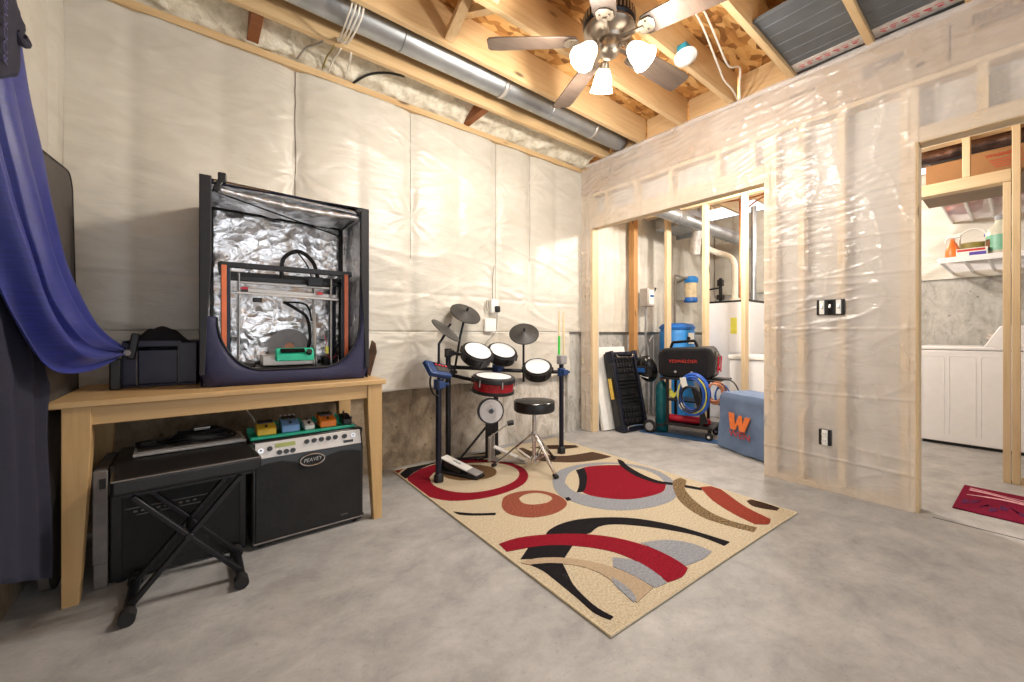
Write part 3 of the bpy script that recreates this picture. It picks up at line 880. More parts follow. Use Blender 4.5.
# dark sheet sticking out behind the tent
q = Matrix.Translation((.800, 2.40, TZ + .002)) @ Matrix.Rotation(R(13), 4, 'Y') @ Matrix.Rotation(R(-30), 4, 'Z')
o = MB(q).prism([(-.006, .006), (.018, .002), (.024, .15), (.006, .20), (-.02, .215), (-.024, .10)], lambda a, b, h: (a, h, b), -.006, .006).build('brown_board', 'paper_brown', bevel=.002)
tag(o, 'small dark brown board poking out beyond the foil tent', 'board')

# ------------------------------------------------------------------ navy bin with a black cloth in it
t = thing('plastic_bin', 'dark navy plastic bin with recessed front on the table', 'bin', (-.13, 2.66, TZ))
b0 = Vector((-.268, 2.575, TZ))
Bn = Matrix.Translation(b0) @ Matrix.Rotation(R(-4), 4, 'Z')
m = MB(Bn); w, d, h = .275, .23, .22
m.span((0, 0, 0), (w, d, .012))
m.span((0, 0.0, .012), (.055, .014, h - .01)); m.span((w - .075, 0, .012), (w, .014, h - .01)); m.span((.055, .010, .012), (w - .075, .018, h - .045)); m.span((0.04, 0, h - .03), (w - .06, .016, h))
m.span((0, .014, .012), (.012, d, h)); m.span((w - .012, .014, .012), (w, d, h)); m.span((.012, d - .012, .012), (w - .012, d, h))
m.build('bin_body', 'navy_plastic', t, bevel=.008, segs=3)
m = MB(Bn); m.tube([(.052, -.003, .01), (.052, -.003, h - .03)], .003, 6); m.tube([(w - .072, -.003, .01), (w - .072, -.003, h - .03)], .003, 6); each(m, 'front_rib', 'grey_case', t)
m = MB(Bn)
rows = []
for i in range(25):
    a = i / 24
    rows.append([(0.015 + .245 * a, .02 + .19 * j / 14, .150 + .135 * (math.sin(PI * min(1, a * 1.05)) ** .6) * math.sin(PI * (j + .6) / 15) ** .5 + .018 * nz(a * 6, j * .4, 3)) for j in range(15)])
m.sheet(rows)
o = m.build('black_cloth', 'black_fabric', smooth=80, solid=.004); tag(o, 'crumpled black cloth heaped in the navy bin', 'cloth')
t = thing('black_clamp', 'small black clamp with grey button by the curtain end', 'clamp', (-.262, 2.54, TZ))
MB().box((-.225, 2.545, TZ + .195), (.03, .03, .12), (0, .15, 0)).build('clamp_body', 'black_plastic', t, bevel=.006)
MB().span((-.300, 2.50, TZ), (-.262, 2.55, TZ + .14)).build('clamp_foot', 'black_plastic', t, bevel=.006)
MB().lathe([(0, 0), (.016, 0), (.013, .012), (0, .012)], (-.245, 2.52, TZ + .165), (.2, -1, .1), 14).build('clamp_button', 'grey_paint', t)

# ------------------------------------------------------------------ under the table
t = thing('speaker_cabinet', 'large black cabinet on the floor behind the padded bench', 'cabinet', (-.05, 2.42, 0))
MB().span((-.272, 2.272, .012), (.192, 2.62, .485)).build('cabinet_body', 'black_vinyl', t, bevel=.006)
MB().span((-.235, 2.264, .05), (.165, 2.272, .455)).build('front_grille', 'grille_cloth', t, bevel=.003)
m = MB()
m.span((-.225, 2.2605, .30), (.06, 2.2645, .303)); m.span((-.19, 2.2605, .270), (.02, 2.2645, .273))
for i in range(9): m.span((-.20 + .024 * i, 2.2605, .283), (-.188 + .024 * i, 2.2645, .290))
m.build('panel_trim', 'grey_case', t)
MB().tube(smooth_path([(-.06, 2.262, .385), (-.045, 2.248, .395), (-.01, 2.248, .385), (.0, 2.264, .37)]), .010, 8).build('front_handle', 'grey_case', t)
m = MB()
for x in (-.24, .16):
    for y in (2.30, 2.56): m.cyl((x, y, 0), (x, y, .013), .016, n=12)
each(m, 'rubber_foot', 'rubber', t)
t = thing('equipment_case', 'narrow grey case on the floor left of the black cabinet', 'case', (-.30, 2.4, 0))
MB().span((-.318, 2.275, .0), (-.277, 2.60, .10)).build('case_base', 'grey_case', t, bevel=.004)
MB().span((-.320, 2.270, .10), (-.276, 2.60, .472)).build('case_body', 'grey_case', t, bevel=.004)
MB().span((-.300, 2.267, .400), (-.281, 2.272, .440)).build('recessed_grip', 'black_plastic', t)
t = thing('sound_module', 'thin silver and white slab device lying on the black cabinet', 'device', (-.01, 2.5, .486))
Sl = Matrix.Translation((-.01, 2.47, .4875)) @ Matrix.Rotation(R(2), 4, 'Z')
MB(Sl).span((-.205, -.11, 0), (.205, .10, .014)).build('slab_body', 'label_white', t, bevel=.005)
MB(Sl).span((-.19, -.09, .014), (.19, .09, .017)).build('slab_top', 'silver_panel', t)
m = MB(Sl)
for k in range(5):
    cx, cy, r = (-.12, .0, .045), (-.03, .01, .06), 0
    pts = []
    for i in range(28):
        a = 2 * PI * i / 28 * 1.0
        pts.append((.035 + (.135 - .012 * k) * math.cos(a), .005 + (.072 - .006 * k) * math.sin(a), .026 + .009 * k + .005 * math.sin(3 * a + k)))
    m.tube(pts, .0065, 6, True)
m.tube(smooth_path([(-.19, -.03, .024), (-.15, -.06, .03), (-.10, -.02, .026), (-.14, .03, .03), (-.08, .05, .03)]), .009, 6)
m.box((-.165, .0, .03), (.06, .05, .025), (0, 0, .4))
o = m.build('cable_coil', 'black_plastic'); tag(o, 'coil of black cable lying on the silver slab device', 'cable')
o = MB(Sl).box((.035, -.02, .074), (.06, .022, .004), (-.5, 0, .1)).build('power_label', 'label_white'); tag(o, 'small white printed label on the black cable coil', 'label')

# padded folding bench
t = thing('keyboard_bench', 'black padded folding bench with crossed legs before the table', 'bench', (-.02, 2.1, 0))
q = Matrix.Translation((-.015, 2.110, .472)) @ Matrix.Rotation(R(3.5), 4, 'Z')
MB(q).box((0, 0, 0), (.46, .26, .062)).build('seat_pad', 'black_vinyl', t, bevel=.014, segs=3)
MB(q).tube([(-.225, -.128, .026), (.225, -.128, .026)], .003, 6).build('seat_piping', 'grey_case', t)
MB(q).box((0, 0, -.038), (.40, .20, .014)).build('seat_base', 'dark_metal', t)
for y, sg in ((1.995, 1), (2.185, -1)):
    MB().beam((-.185, y, .035), (.15, y + .02, .43), .018, .030, (0, 1, 0)).build('cross_leg', 'dark_metal', t, bevel=.004)
    MB().beam((.146, y + .022, .035), (-.18, y + .0, .43), .018, .030, (0, 1, 0)).build('cross_leg', 'dark_metal', t, bevel=.004)
MB().cyl((-.018, 1.98, .236), (-.018, 2.225, .236), .012, n=14).build('pivot_bolt', 'dark_metal', t)
for x in (-.188, .146):
    ft = MB().cyl((x, 1.935, .025), (x, 2.235, .025), .018, n=14).build('foot_bar', 'dark_metal', t)
    m = MB()
    for y in (1.92, 2.195): m.cyl((x, y, .025), (x, y + .045, .025), .0245, n=16)
    each(m, 'end_cap', 'rubber', ft)

# guitar amplifier
t = thing('guitar_amplifier', 'black guitar amplifier with silver slanted control panel under the table', 'amplifier', (.465, 2.38, 0))
prof = [(2.232, .012), (2.232, .415), (2.262, .505), (2.50, .505), (2.50, .012)]
MB().prism(prof, lambda a, b, h: (h, a, b), .208, .722).build('amp_body', 'black_vinyl', t, bevel=.008, segs=3)
gp = [(.222, .035), (.708, .035), (.708, .385), (.66, .398), (.60, .402), (.54, .385), (.50, .362), (.43, .362), (.39, .385), (.33, .402), (.27, .398), (.222, .385)]
MB().prism(gp, lambda a, b, h: (a, h, b), 2.222, 2.233).build('speaker_grille', 'grille_cloth', t, bevel=.003)
MB().tube([(.214, 2.224, .028), (.716, 2.224, .028)], .0045, 6).build('lower_trim', 'grey_case', t)
pn = frame((.467, 2.2465, .459), (1, 0, 0), (0, .03, .09))
cp = MB(pn).box((0, 0, .002), (.49, .076, .006)).build('control_panel', 'silver_panel', t, bevel=.002)
MB(pn).box((-.118, .014, .006), (.088, .019, .003)).build('display', 'lcd_green', cp)
for x, y in ((-.022, .012), (.012, .012), (.046, .012), (.080, .012), (.114, .012), (-.185, .004), (.160, .010), (-.145, -.020), (-.116, -.020), (-.087, -.020)):
    MB(pn).lathe([(0, .004), (.0125, .004), (.0105, .02), (0, .02)], (x, y, 0), (0, 0, 1), 14).build('knob', 'black_gloss', cp)
for x, y in ((-.222, .0), (.205, .010)):
    MB(pn).lathe([(.0, .004), (.013, .004), (.012, .008), (.006, .008), (.005, .005), (0, .005)], (x, y, 0), (0, 0, 1), 14).build('input_jack', 'chrome', cp)
MB(pn).box((.178, -.018, .005), (.05, .014, .002)).build('badge_plate', 'black_gloss', cp)
bd = MB().lathe([(0, 0), (.058, 0), (.058, .005), (0, .005)], (0, 0, 0), (0, 0, 1), 36)
bd.v = [frame((.466, 2.2225, .384), (1, 0, 0), (0, 0, 1)) @ Vector((p[0], p[1] * .52, p[2])) for p in bd.v]
bg = bd.build('badge', 'black_gloss', t)
rg = MB(); rg.tube([(.466 + .056 * math.cos(a), 2.2165, .384 + .029 * math.sin(a)) for a in [2 * PI * i / 36 for i in range(36)]], .003, 6, True); rg.build('badge_ring', 'chrome', bg)
letters('PEAVEY', .027, frame((.466, 2.2168, .384), (1, 0, .06), (0, 0, 1)), 'badge_lettering', 'chrome', bg, .0008, shear=.25, xs=.92)
letters('VYPYR', .012, frame((.62, 2.2215, .062), (1, 0, 0), (0, 0, 1)), 'badge_lettering', 'grey_case', t, .0006)
m = MB()
for z in (.03, .49):
    for x in (.214, .716): m.box((x, 2.244 if z < .1 else 2.264, z), (.022, .026, .026))
each(m, 'corner_guard', 'black_plastic', t, bevel=.008)
m = MB()
for x in (.25, .68):
    for y in (2.26, 2.46): m.cyl((x, y, 0), (x, y, .014), .016, n=12)
each(m, 'rubber_foot', 'rubber', t)

# pedalboard and pedals
t = thing('pedal_board', 'teal pedalboard tray lying on top of the black amplifier', 'pedalboard', (.45, 2.36, .506))
MB().span((.205, 2.268, .507), (.69, 2.292, .522)).build('front_rail', 'board_teal', t, bevel=.003)
MB().span((.205, 2.42, .507), (.69, 2.445, .540)).build('rear_rail', 'board_teal', t, bevel=.003)
MB().span((.205, 2.292, .507), (.69, 2.42, .512)).build('tray', 'board_teal', t)
def pedal(x, mt, lab, w=.068, l=.118, h=.045, z=.5225, knobs=4, tread=True):
    t = thing('effects_pedal', lab, 'pedal', (x, 2.34, z), 'pedals on the teal board')
    q = Matrix.Translation((x, 2.283, z))
    MB(q).prism([(0, 0), (l, 0), (l, h), (l * .55, h), (0, h * .62)], lambda a, b, k: (k, a, b), -w / 2, w / 2).build('housing', mt, t, bevel=.005)
    if tread: MB(q).prism([(.052, h * .86), (l * .93, h + .001), (l * .93, h + .010), (.052, h * .86 + .012)], lambda a, b, k: (k, a, b), -w / 2 + .008, w / 2 - .008).build('tread_plate', 'black_plastic', t, bevel=.002)
    MB(q).lathe([(0, 0), (.007, 0), (.006, .012), (0, .012)], (0, .022, h * .70), (0, -.2, 1), 12).build('foot_switch', 'black_gloss', t)
    for i in range(knobs):
        MB(q).lathe([(0, 0), (.0065, 0), (.0055, .013), (0, .013)], (-w / 2 + w * (i + .5) / max(1, knobs), l - .012, h), (0, 0, 1), 10).build('knob', 'silver_panel' if knobs == 4 else 'black_plastic', t)
    MB(q).box((w / 2 + .008, l * .6, h * .5), (.016, .014, .014)).build('jack_plug', 'black_plastic', t)
    return t
pedal(.275, 'pedal_yellow', 'yellow effects pedal, first on the teal board', .082, .10, .05, knobs=2)
pedal(.380, 'pedal_blue', 'light blue effects pedal on the teal board', .08, .12, .058)
pedal(.467, 'pedal_white', 'small white effects pedal between the blue and orange ones', .046, .09, .038, knobs=1, tread=False)
pedal(.558, 'pedal_orange', 'orange effects pedal on the teal board', .08, .12, .056, knobs=3)
pedal(.655, 'black_plastic', 'black effects pedal at the end of the teal board', .045, .09, .05, knobs=1, tread=False)
m = MB()
m.tube(smooth_path([(.235, 2.40, .525), (.235, 2.41, .58), (.20, 2.44, .64), (.185, 2.50, .69)]), .0035, 6)
o = m.build('patch_cable', 'cable_grey'); tag(o, 'thin grey cable rising behind the yellow pedal', 'cable')
m = MB()
for xa, xb in ((.32, .335), (.425, .44), (.50, .513), (.605, .627)):
    m.tube(smooth_path([(xa, 2.36, .548), (xa + .004, 2.40, .56), (xb - .004, 2.40, .56), (xb, 2.36, .548)]), .006, 6)
o = m.build('patch_lead', 'board_teal'); tag(o, 'short green patch leads joining the pedals', 'cable', kind='stuff')

# ------------------------------------------------------------------ panel, curtain at the side wall
q = Matrix.Translation((-.452, 2.300, 0.004)) @ Matrix.Rotation(R(7), 4, 'X')
def rrect(w, h, r, n=8):
    out = []
    for cx, cy, a0 in ((w - r, r, -90), (w - r, h - r, 0), (r, h - r, 90), (r, r, 180)):
        for i in range(n + 1):
            a = R(a0 + 90 * i / n); out.append((cx + r * math.cos(a), cy + r * math.sin(a)))
    return out
t = thing('leaning_board', 'tall dark grey panel with rounded corners leaning on the side wall', 'panel', (-.44, 2.34, 0))
MB(q).prism([(a, b) for a, b in rrect(.54, 1.68, .09)], lambda a, b, h: (h, a, b), -.018, .018).build('board_face', 'grey_panel', t, bevel=.006)
MB(q).tube([(.018, a, b) for a, b in rrect(.54, 1.68, .09)], .003, 6, True).build('edge_welt', 'black_plastic', t)

def XP(u, v, x):
    """world point on the vertical plane at this x, read off the survey grid"""
    du = (u - 512) / 401; rx = .6198 + .7848 * du; ry = .7848 - .6198 * du
    k = x / rx
    return Vector((x, k * ry, 1.02 - (v - 333.7) / 401 * k))
t = thing('draped_curtain', 'navy blue cloth draped from above and swept onto the table', 'curtain', (-.45, 1.9, 0))
def loft(a, b, nlen, nw, amp, folds, ph=0.0, bulge=0.0):
    A = smooth_path(a, nlen); B = smooth_path(b, nlen)
    rows = []
    L = len(A)
    for i in range(L):
        s = i / (L - 1); row = []
        for j in range(nw + 1):
            w = j / nw
            p = A[i].lerp(B[i], w)
            k = math.sin(w * folds * 2 * PI + ph + .8 * s)
            d = amp * (0.55 + .45 * math.sin(PI * s)) * k + bulge * math.sin(PI * w)
            p = p + Vector((d * .8, -d * .55, 0)) + Vector((.006 * nz(s * 7, w * 5, 1), 0, 0))
            row.append(p)
        rows.append(row)
    return MB().sheet(rows)
# swag: upper edge from the top corner down to the table end, lower edge sagging below it
UP = [XP(4, -60, -.465), XP(14, 0, -.46), XP(20, 60, -.455), XP(33, 130, -.445), XP(46, 200, -.42), XP(64, 268, -.38), XP(92, 322, -.315), XP(122, 347, -.268)]
MI = [XP(-30, -50, -.47), XP(-20, 10, -.46), XP(-6, 80, -.445), XP(12, 160, -.42), XP(34, 240, -.385), XP(58, 305, -.34), XP(88, 342, -.29), XP(121, 352, -.266)]
LO = [XP(-75, -40, -.475), XP(-60, 40, -.47), XP(-40, 140, -.46), XP(-16, 230, -.44), XP(12, 310, -.41), XP(46, 365, -.36), XP(84, 372, -.30), XP(119, 357, -.266)]
loft(UP, MI, 8, 48, .018, 1.5, .1, .014).build('swag', 'curtain_blue', t, smooth=180, solid=.003)
loft(MI, LO, 8, 48, .030, 1.5, 2.6, .010).build('swag_lower_fold', 'curtain_blue', t, smooth=180, solid=.003)
TOPA = [XP(-60, -60, -.430), XP(-60, -10, -.428), XP(-60, 40, -.426), XP(-60, 84, -.428)]
TOPB = [XP(10, -60, -.430), XP(17, 0, -.428), XP(24, 30, -.425), XP(17, 76, -.428)]
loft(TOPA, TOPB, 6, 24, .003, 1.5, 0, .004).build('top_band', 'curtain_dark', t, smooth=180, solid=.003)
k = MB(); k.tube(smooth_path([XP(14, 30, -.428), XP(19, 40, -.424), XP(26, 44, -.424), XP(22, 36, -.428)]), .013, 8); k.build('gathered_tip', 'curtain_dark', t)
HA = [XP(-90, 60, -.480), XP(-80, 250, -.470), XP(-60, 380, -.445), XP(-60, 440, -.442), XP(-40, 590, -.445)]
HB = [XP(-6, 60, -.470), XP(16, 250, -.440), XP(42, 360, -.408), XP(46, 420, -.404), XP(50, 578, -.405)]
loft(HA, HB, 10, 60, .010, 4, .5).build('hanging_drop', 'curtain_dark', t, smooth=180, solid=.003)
letters('ROCKVILLE', .046, frame(XP(6, 22, -.4135), (0, 0, 1), (0, -1, 0)), 'printed_lettering', 'text_violet', t, .0005)
RUG_SHAPES = [
    ('brown', [(2.214,2.757),(2.126,2.521),(2.155,2.374),(2.244,2.251),(2.361,2.159),(2.54,2.097),(2.687,2.078),(2.685,2.181),(2.668,2.271),(2.516,2.3),(2.372,2.355),(2.295,2.475),(2.274,2.613),(2.282,2.735)]),
    ('darkbrown', [(2.326,2.701),(2.402,2.674),(2.513,2.655),(2.708,2.501),(2.684,2.434),(2.547,2.477),(2.402,2.591)]),
    ('rust', [(1.14,2.96),(1.293,2.989),(1.479,3.003),(1.396,2.907),(1.237,2.86),(1.15,2.791)]),
    ('black', [(1.157,2.764),(1.153,2.651),(1.248,2.736),(1.382,2.805),(1.545,2.842),(1.745,2.85),(1.948,2.778),(1.969,2.838),(1.766,2.952),(1.533,2.961),(1.327,2.911)]),
    ('crimson', [(1.17,2.668),(1.121,2.51),(1.121,2.334),(1.182,2.173),(1.279,2.089),(1.413,2.038),(1.571,2.03),(1.722,2.064),(1.848,2.154),(1.93,2.289),(1.946,2.434),(1.905,2.571),(1.805,2.691),(1.667,2.787),(1.49,2.808),(1.315,2.774)]),
    ('cream', [(1.292,2.571),(1.25,2.427),(1.282,2.275),(1.374,2.168),(1.521,2.121),(1.67,2.134),(1.794,2.196),(1.877,2.307),(1.89,2.441),(1.823,2.57),(1.688,2.664),(1.537,2.695),(1.396,2.664)]),
    ('brownloop', [(1.394,2.576),(1.381,2.491),(1.43,2.391),(1.514,2.335),(1.601,2.307),(1.69,2.331),(1.755,2.415),(1.754,2.512),(1.692,2.61),(1.588,2.655),(1.471,2.64)]),
    ('rustloop', [(1.441,1.923),(1.512,1.984),(1.624,1.988),(1.732,1.928),(1.78,1.822),(1.76,1.701),(1.687,1.64),(1.569,1.624),(1.45,1.666),(1.385,1.762),(1.396,1.856)]),
    ('cream', [(1.56,1.906),(1.625,1.927),(1.705,1.898),(1.734,1.825),(1.718,1.774),(1.654,1.754),(1.569,1.784),(1.536,1.84)]),
    ('grey', [(1.914,1.98),(2.064,2.091),(2.249,2.121),(2.436,2.073),(2.586,1.968),(2.672,1.799),(2.664,1.618),(2.567,1.464),(2.436,1.364),(2.286,1.309),(2.129,1.32),(1.98,1.374),(1.871,1.453),(1.8,1.58),(1.781,1.732),(1.822,1.858)]),
    ('cream', [(1.97,1.916),(2.106,2.014),(2.271,2.055),(2.435,2.01),(2.566,1.933),(2.614,1.76),(2.589,1.611),(2.487,1.479),(2.366,1.419),(2.246,1.421),(2.094,1.468),(1.998,1.552),(1.936,1.665),(1.908,1.781)]),
    ('crimson', [(2.215,2.017),(2.362,2.031),(2.537,1.93),(2.58,1.847),(2.514,1.692),(2.486,1.557),(2.475,1.469),(2.366,1.419),(2.246,1.421),(2.094,1.468),(1.998,1.552),(1.936,1.665),(1.942,1.754),(2.085,1.845)]),
    ('black', [(2.214,2.041),(2.298,2.033),(2.193,1.913),(2.069,1.809),(1.956,1.734),(1.905,1.749),(2.012,1.825),(2.127,1.933)]),
    ('black', [(2.668,2.009),(2.667,1.956),(2.596,1.858),(2.529,1.702),(2.498,1.548),(2.545,1.452),(2.603,1.294),(2.566,1.27),(2.503,1.428),(2.445,1.531),(2.454,1.686),(2.515,1.826),(2.578,1.922)]),
    ('black', [(1.785,1.736),(1.815,1.729),(1.795,1.689),(1.764,1.698)]),
    ('texture', [(2.56,1.469),(2.668,1.475),(2.649,1.419),(2.517,1.362),(2.386,1.238),(2.293,1.092),(2.27,0.968),(2.301,0.849),(2.234,0.84),(2.203,0.95),(2.194,1.079),(2.26,1.223),(2.373,1.345)]),
    ('rust', [(2.611,1.306),(2.715,1.251),(2.64,1.151),(2.523,0.994),(2.461,0.842),(2.388,0.827),(2.332,0.871),(2.374,1.001),(2.47,1.163)]),
    ('darkbrown', [(2.617,1.024),(2.661,1.013),(2.668,0.946),(2.66,0.864),(2.611,0.861),(2.576,0.924),(2.571,0.978)]),
    ('black', [(1.151,1.994),(1.224,1.909),(1.331,1.832),(1.314,1.812),(1.219,1.88),(1.16,1.94)]),
    ('grey', [(1.688,1.136),(1.809,1.076),(1.876,0.983),(1.881,0.886),(1.792,0.881),(1.669,0.904),(1.689,0.984),(1.692,1.071)]),
    ('grey', [(1.479,1.141),(1.531,1.074),(1.543,0.976),(1.498,0.887),(1.435,0.899),(1.436,1.007),(1.423,1.094)]),
    ('black', [(1.385,1.478),(1.437,1.503),(1.537,1.51),(1.653,1.481),(1.795,1.394),(1.904,1.282),(1.981,1.13),(2.015,0.991),(2.036,0.872),(1.979,0.873),(1.974,0.992),(1.918,1.117),(1.838,1.237),(1.749,1.331),(1.658,1.368),(1.539,1.356)]),
    ('black', [(1.145,1.387),(1.244,1.444),(1.33,1.405),(1.401,1.349),(1.411,1.322),(1.31,1.274),(1.246,1.316)]),
    ('crimson', [(1.145,1.551),(1.256,1.538),(1.393,1.472),(1.529,1.37),(1.632,1.242),(1.687,1.09),(1.688,0.963),(1.666,0.887),(1.591,0.87),(1.507,0.887),(1.528,0.957),(1.539,1.047),(1.523,1.159),(1.465,1.26),(1.385,1.347),(1.285,1.416),(1.134,1.475)]),
    ('tan', [(1.127,1.365),(1.199,1.349),(1.293,1.284),(1.374,1.182),(1.42,1.081),(1.435,0.986),(1.429,0.904),(1.302,0.891),(1.318,0.943),(1.337,1.038),(1.335,1.125),(1.285,1.224),(1.158,1.316)]),
    ('grey', [(1.351,1.049),(1.357,1.02),(1.346,0.953),(1.319,0.905),(1.294,0.9),(1.309,0.956),(1.322,1.006)]),
    ('black', [(1.15,1.326),(1.219,1.288),(1.267,1.245),(1.237,1.191),(1.195,1.116),(1.171,1.028),(1.163,0.96),(1.171,0.899),(1.15,0.897),(1.134,0.955),(1.146,1.048),(1.156,1.147),(1.164,1.256)])
]
# ------------------------------------------------------------------ area rug: plan coordinates of its woven shapes
RUGM = {'cream': 'rug_cream', 'tan': 'rug_tan', 'crimson': 'rug_crimson', 'black': 'rug_black', 'grey': 'rug_grey', 'rust': 'rug_rust', 'rustloop': 'rug_rustloop',
        'brown': 'rug_brown', 'darkbrown': 'rug_darkbrown', 'brownloop': 'rug_brownloop', 'texture': 'rug_texture'}
RC = [(1.094, .850), (2.668, .783), (2.742, 2.80), (1.150, 2.868)]
def clip_to(poly, region):
    """keep the part of a plan polygon that lies on the rug"""
    for i in range(len(region)):
        a, b = region[i], region[(i + 1) % len(region)]
        side = lambda p: (b[0] - a[0]) * (p[1] - a[1]) - (b[1] - a[1]) * (p[0] - a[0])
        out = []
        for j in range(len(poly)):
            p_, q_ = poly[j - 1], poly[j]
            sp_, sq_ = side(p_), side(q_)
            if (sp_ >= 0) != (sq_ >= 0):
                k_ = sp_ / (sp_ - sq_); out.append((p_[0] + (q_[0] - p_[0]) * k_, p_[1] + (q_[1] - p_[1]) * k_))
            if sq_ >= 0: out.append(q_)
        poly = out
    return poly
rk = ['rug_cream', 'rug_edge'] + sorted(set(RUGM.values()) - {'rug_cream'})
m = MB()
m.prism(RC, lambda a, b, h: (a, b, h), 0.001, .008)
m.mat(1); m.tube([(x, y, .006) for x, y in RC], .006, 8, True)
for i, (mt, pts) in enumerate(RUG_SHAPES):
    m.mat(rk.index(RUGM[mt]))
    V_ = [Vector((x, y, 0)) for x, y in pts]
    crn = [j for j in range(len(V_)) if (V_[j] - V_[j - 1]).angle(V_[(j + 1) % len(V_)] - V_[j], 0) > R(52)]
    if not crn: sp = smooth_path(V_ + V_[:1], 3)[:-1]
    else:                                             # smooth each run between sharp corners
        V_ = V_[crn[0]:] + V_[:crn[0]] + [V_[crn[0]]]
        crn = [c_ - crn[0] for c_ in crn] + [len(V_) - 1]
        sp = []
        for c0_, c1_ in zip(crn[:-1], crn[1:]): sp += smooth_path(V_[c0_:c1_ + 1], 3)[:-1]
    cp_ = clip_to([(p.x, p.y) for p in sp], RC)
    if len(cp_) > 2: m.prism(cp_, lambda a, b, h: (a, b, h), .0070, .0084 + .0001 * i)
o = m.build('area_rug', rk, smooth=0, recalc=True)
tag(o, 'beige area rug with red, black and grey rings on the concrete floor', 'rug')

# ------------------------------------------------------------------ electronic drum kit
def tilt_axis(toward, deg):
    t_ = Vector((toward[0], toward[1], 0)).normalized()
    return (Vector((0, 0, 1)) * math.cos(R(deg)) + t_ * math.sin(R(deg))).normalized()
t = thing('electronic_drum_kit', 'black electronic drum kit on rack with red snare and mesh pads', 'drum kit', (1.85, 2.55, .0115))
def post(x, y, h, r=.020, mt='post_blue'):
    p = MB().cyl((x, y, .02), (x, y, h), r, n=16).build('rack_post', mt, t)
    MB().lathe([(0, 0), (.034, 0), (.034, .035), (.026, .05), (.022, .055), (0, .055)], (x, y, .0115), (0, 0, 1), 20).build('rubber_foot', 'black_plastic', p)
    return p
P1, P2, P3, P4 = (1.305, 2.462), (1.555, 2.775), (2.435, 2.408), (1.985, 2.73)
post(*P1, .70); post(*P2, .90, .021, 'dark_metal'); post(*P3, .76); post(*P4, .72, .020, 'dark_metal')
def bar(a, b, r=.016, mt='dark_metal'): return MB().cyl(a, b, r, n=14).build('rack_bar', mt, t)
bar((P1[0], P1[1], .70), (P2[0], P2[1], .70)); bar((P2[0], P2[1], .76), (P4[0], P4[1], .72)); bar((P4[0], P4[1], .715), (P3[0], P3[1], .695)); bar((P2[0], P2[1], .70), (1.70, 2.50, .655), .014)
def clamp(x, y, z, mt='clamp_blue', s=.034):
    c = MB(); c.cyl((x, y, z - .034), (x, y, z + .034), s, n=16); c.box((x, y - .03, z), (.05, .05, .045)); c.cyl((x + .03, y - .03, z), (x + .055, y - .045, z), .012, n=10)
    return c.build('clamp', mt, t, bevel=.003)
clamp(P1[0], P1[1], .675); clamp(P2[0], P2[1], .72, 'black_plastic'); clamp(P3[0], P3[1], .695); clamp(P4[0], P4[1], .73); clamp(P2[0], P2[1], .87, 'black_plastic', .03); clamp(1.70, 2.50, .655, 'black_plastic', .022)
# control module on the front post
q = frame((1.285, 2.44, .775), (.82, .30, -.18), (-.20, .55, .62))
md = MB(q).box((0, 0, 0), (.21, .12, .035)).build('control_module', 'clamp_blue', t, bevel=.008)
MB(q).box((.03, .01, .019), (.13, .07, .004)).build('module_face', 'black_gloss', md)
m = MB(q)
for i in range(4): m.box((-.02 + .034 * i, .028, .022), (.02, .012, .005))
m.build('button', 'bright_red', md)
MB().tube(smooth_path([(1.235, 2.43, .76), (1.215, 2.41, .69), (1.245, 2.42, .62), (1.29, 2.44, .60)]), .007, 6).build('signal_cable', 'black_plastic', md)
# cymbals
def cymbal(c, axis, r, stem):
    p = MB().lathe([(0, .020), (.010, .020), (.014, .014), (.022, .012), (.028, .007), (r * .97, -.010), (r, -.014), (r, -.018), (r * .96, -.017), (0, -.006)], c, axis, 40).build('cymbal_pad', 'cymbal_black', t, bevel=0)
    MB().lathe([(0, .018), (.009, .018), (.009, .040), (.006, .048), (0, .048)], c, axis, 14).build('wing_nut', 'black_gloss', p)
    MB().tube(stem, .0095, 10).build('stem', 'dark_metal', p)
    return p
ca = tilt_axis((-1, .25), 0)
ax_h = Vector((.43, -.50, .78)).normalized()
cymbal((1.415, 2.545, 1.055), ax_h, .122, [(1.305, 2.462, .70), (1.315, 2.475, .95), (1.405, 2.535, 1.03)])
ax_c = (Vector((0, 0, 1)) * .74 + Vector((-.30, -.60, 0)) * .75 + Vector((.7848, -.6198, 0)) * .30).normalized()
cymbal((1.685, 2.72, 1.19), ax_c, .128, [(P2[0] + .04, P2[1] - .02, .70), (1.655, 2.76, 1.0), Vector((1.685, 2.72, 1.19)) - ax_c * .02])
ax_r = (Vector((0, 0, 1)) * .72 + Vector((-.45, -.55, 0)) * 1.0).normalized()
cymbal((2.150, 2.56, 1.03), ax_r, .125, [(2.165, 2.585, .615), (2.165, 2.585, .97), Vector((2.15, 2.56, 1.03)) - ax_r * .02])
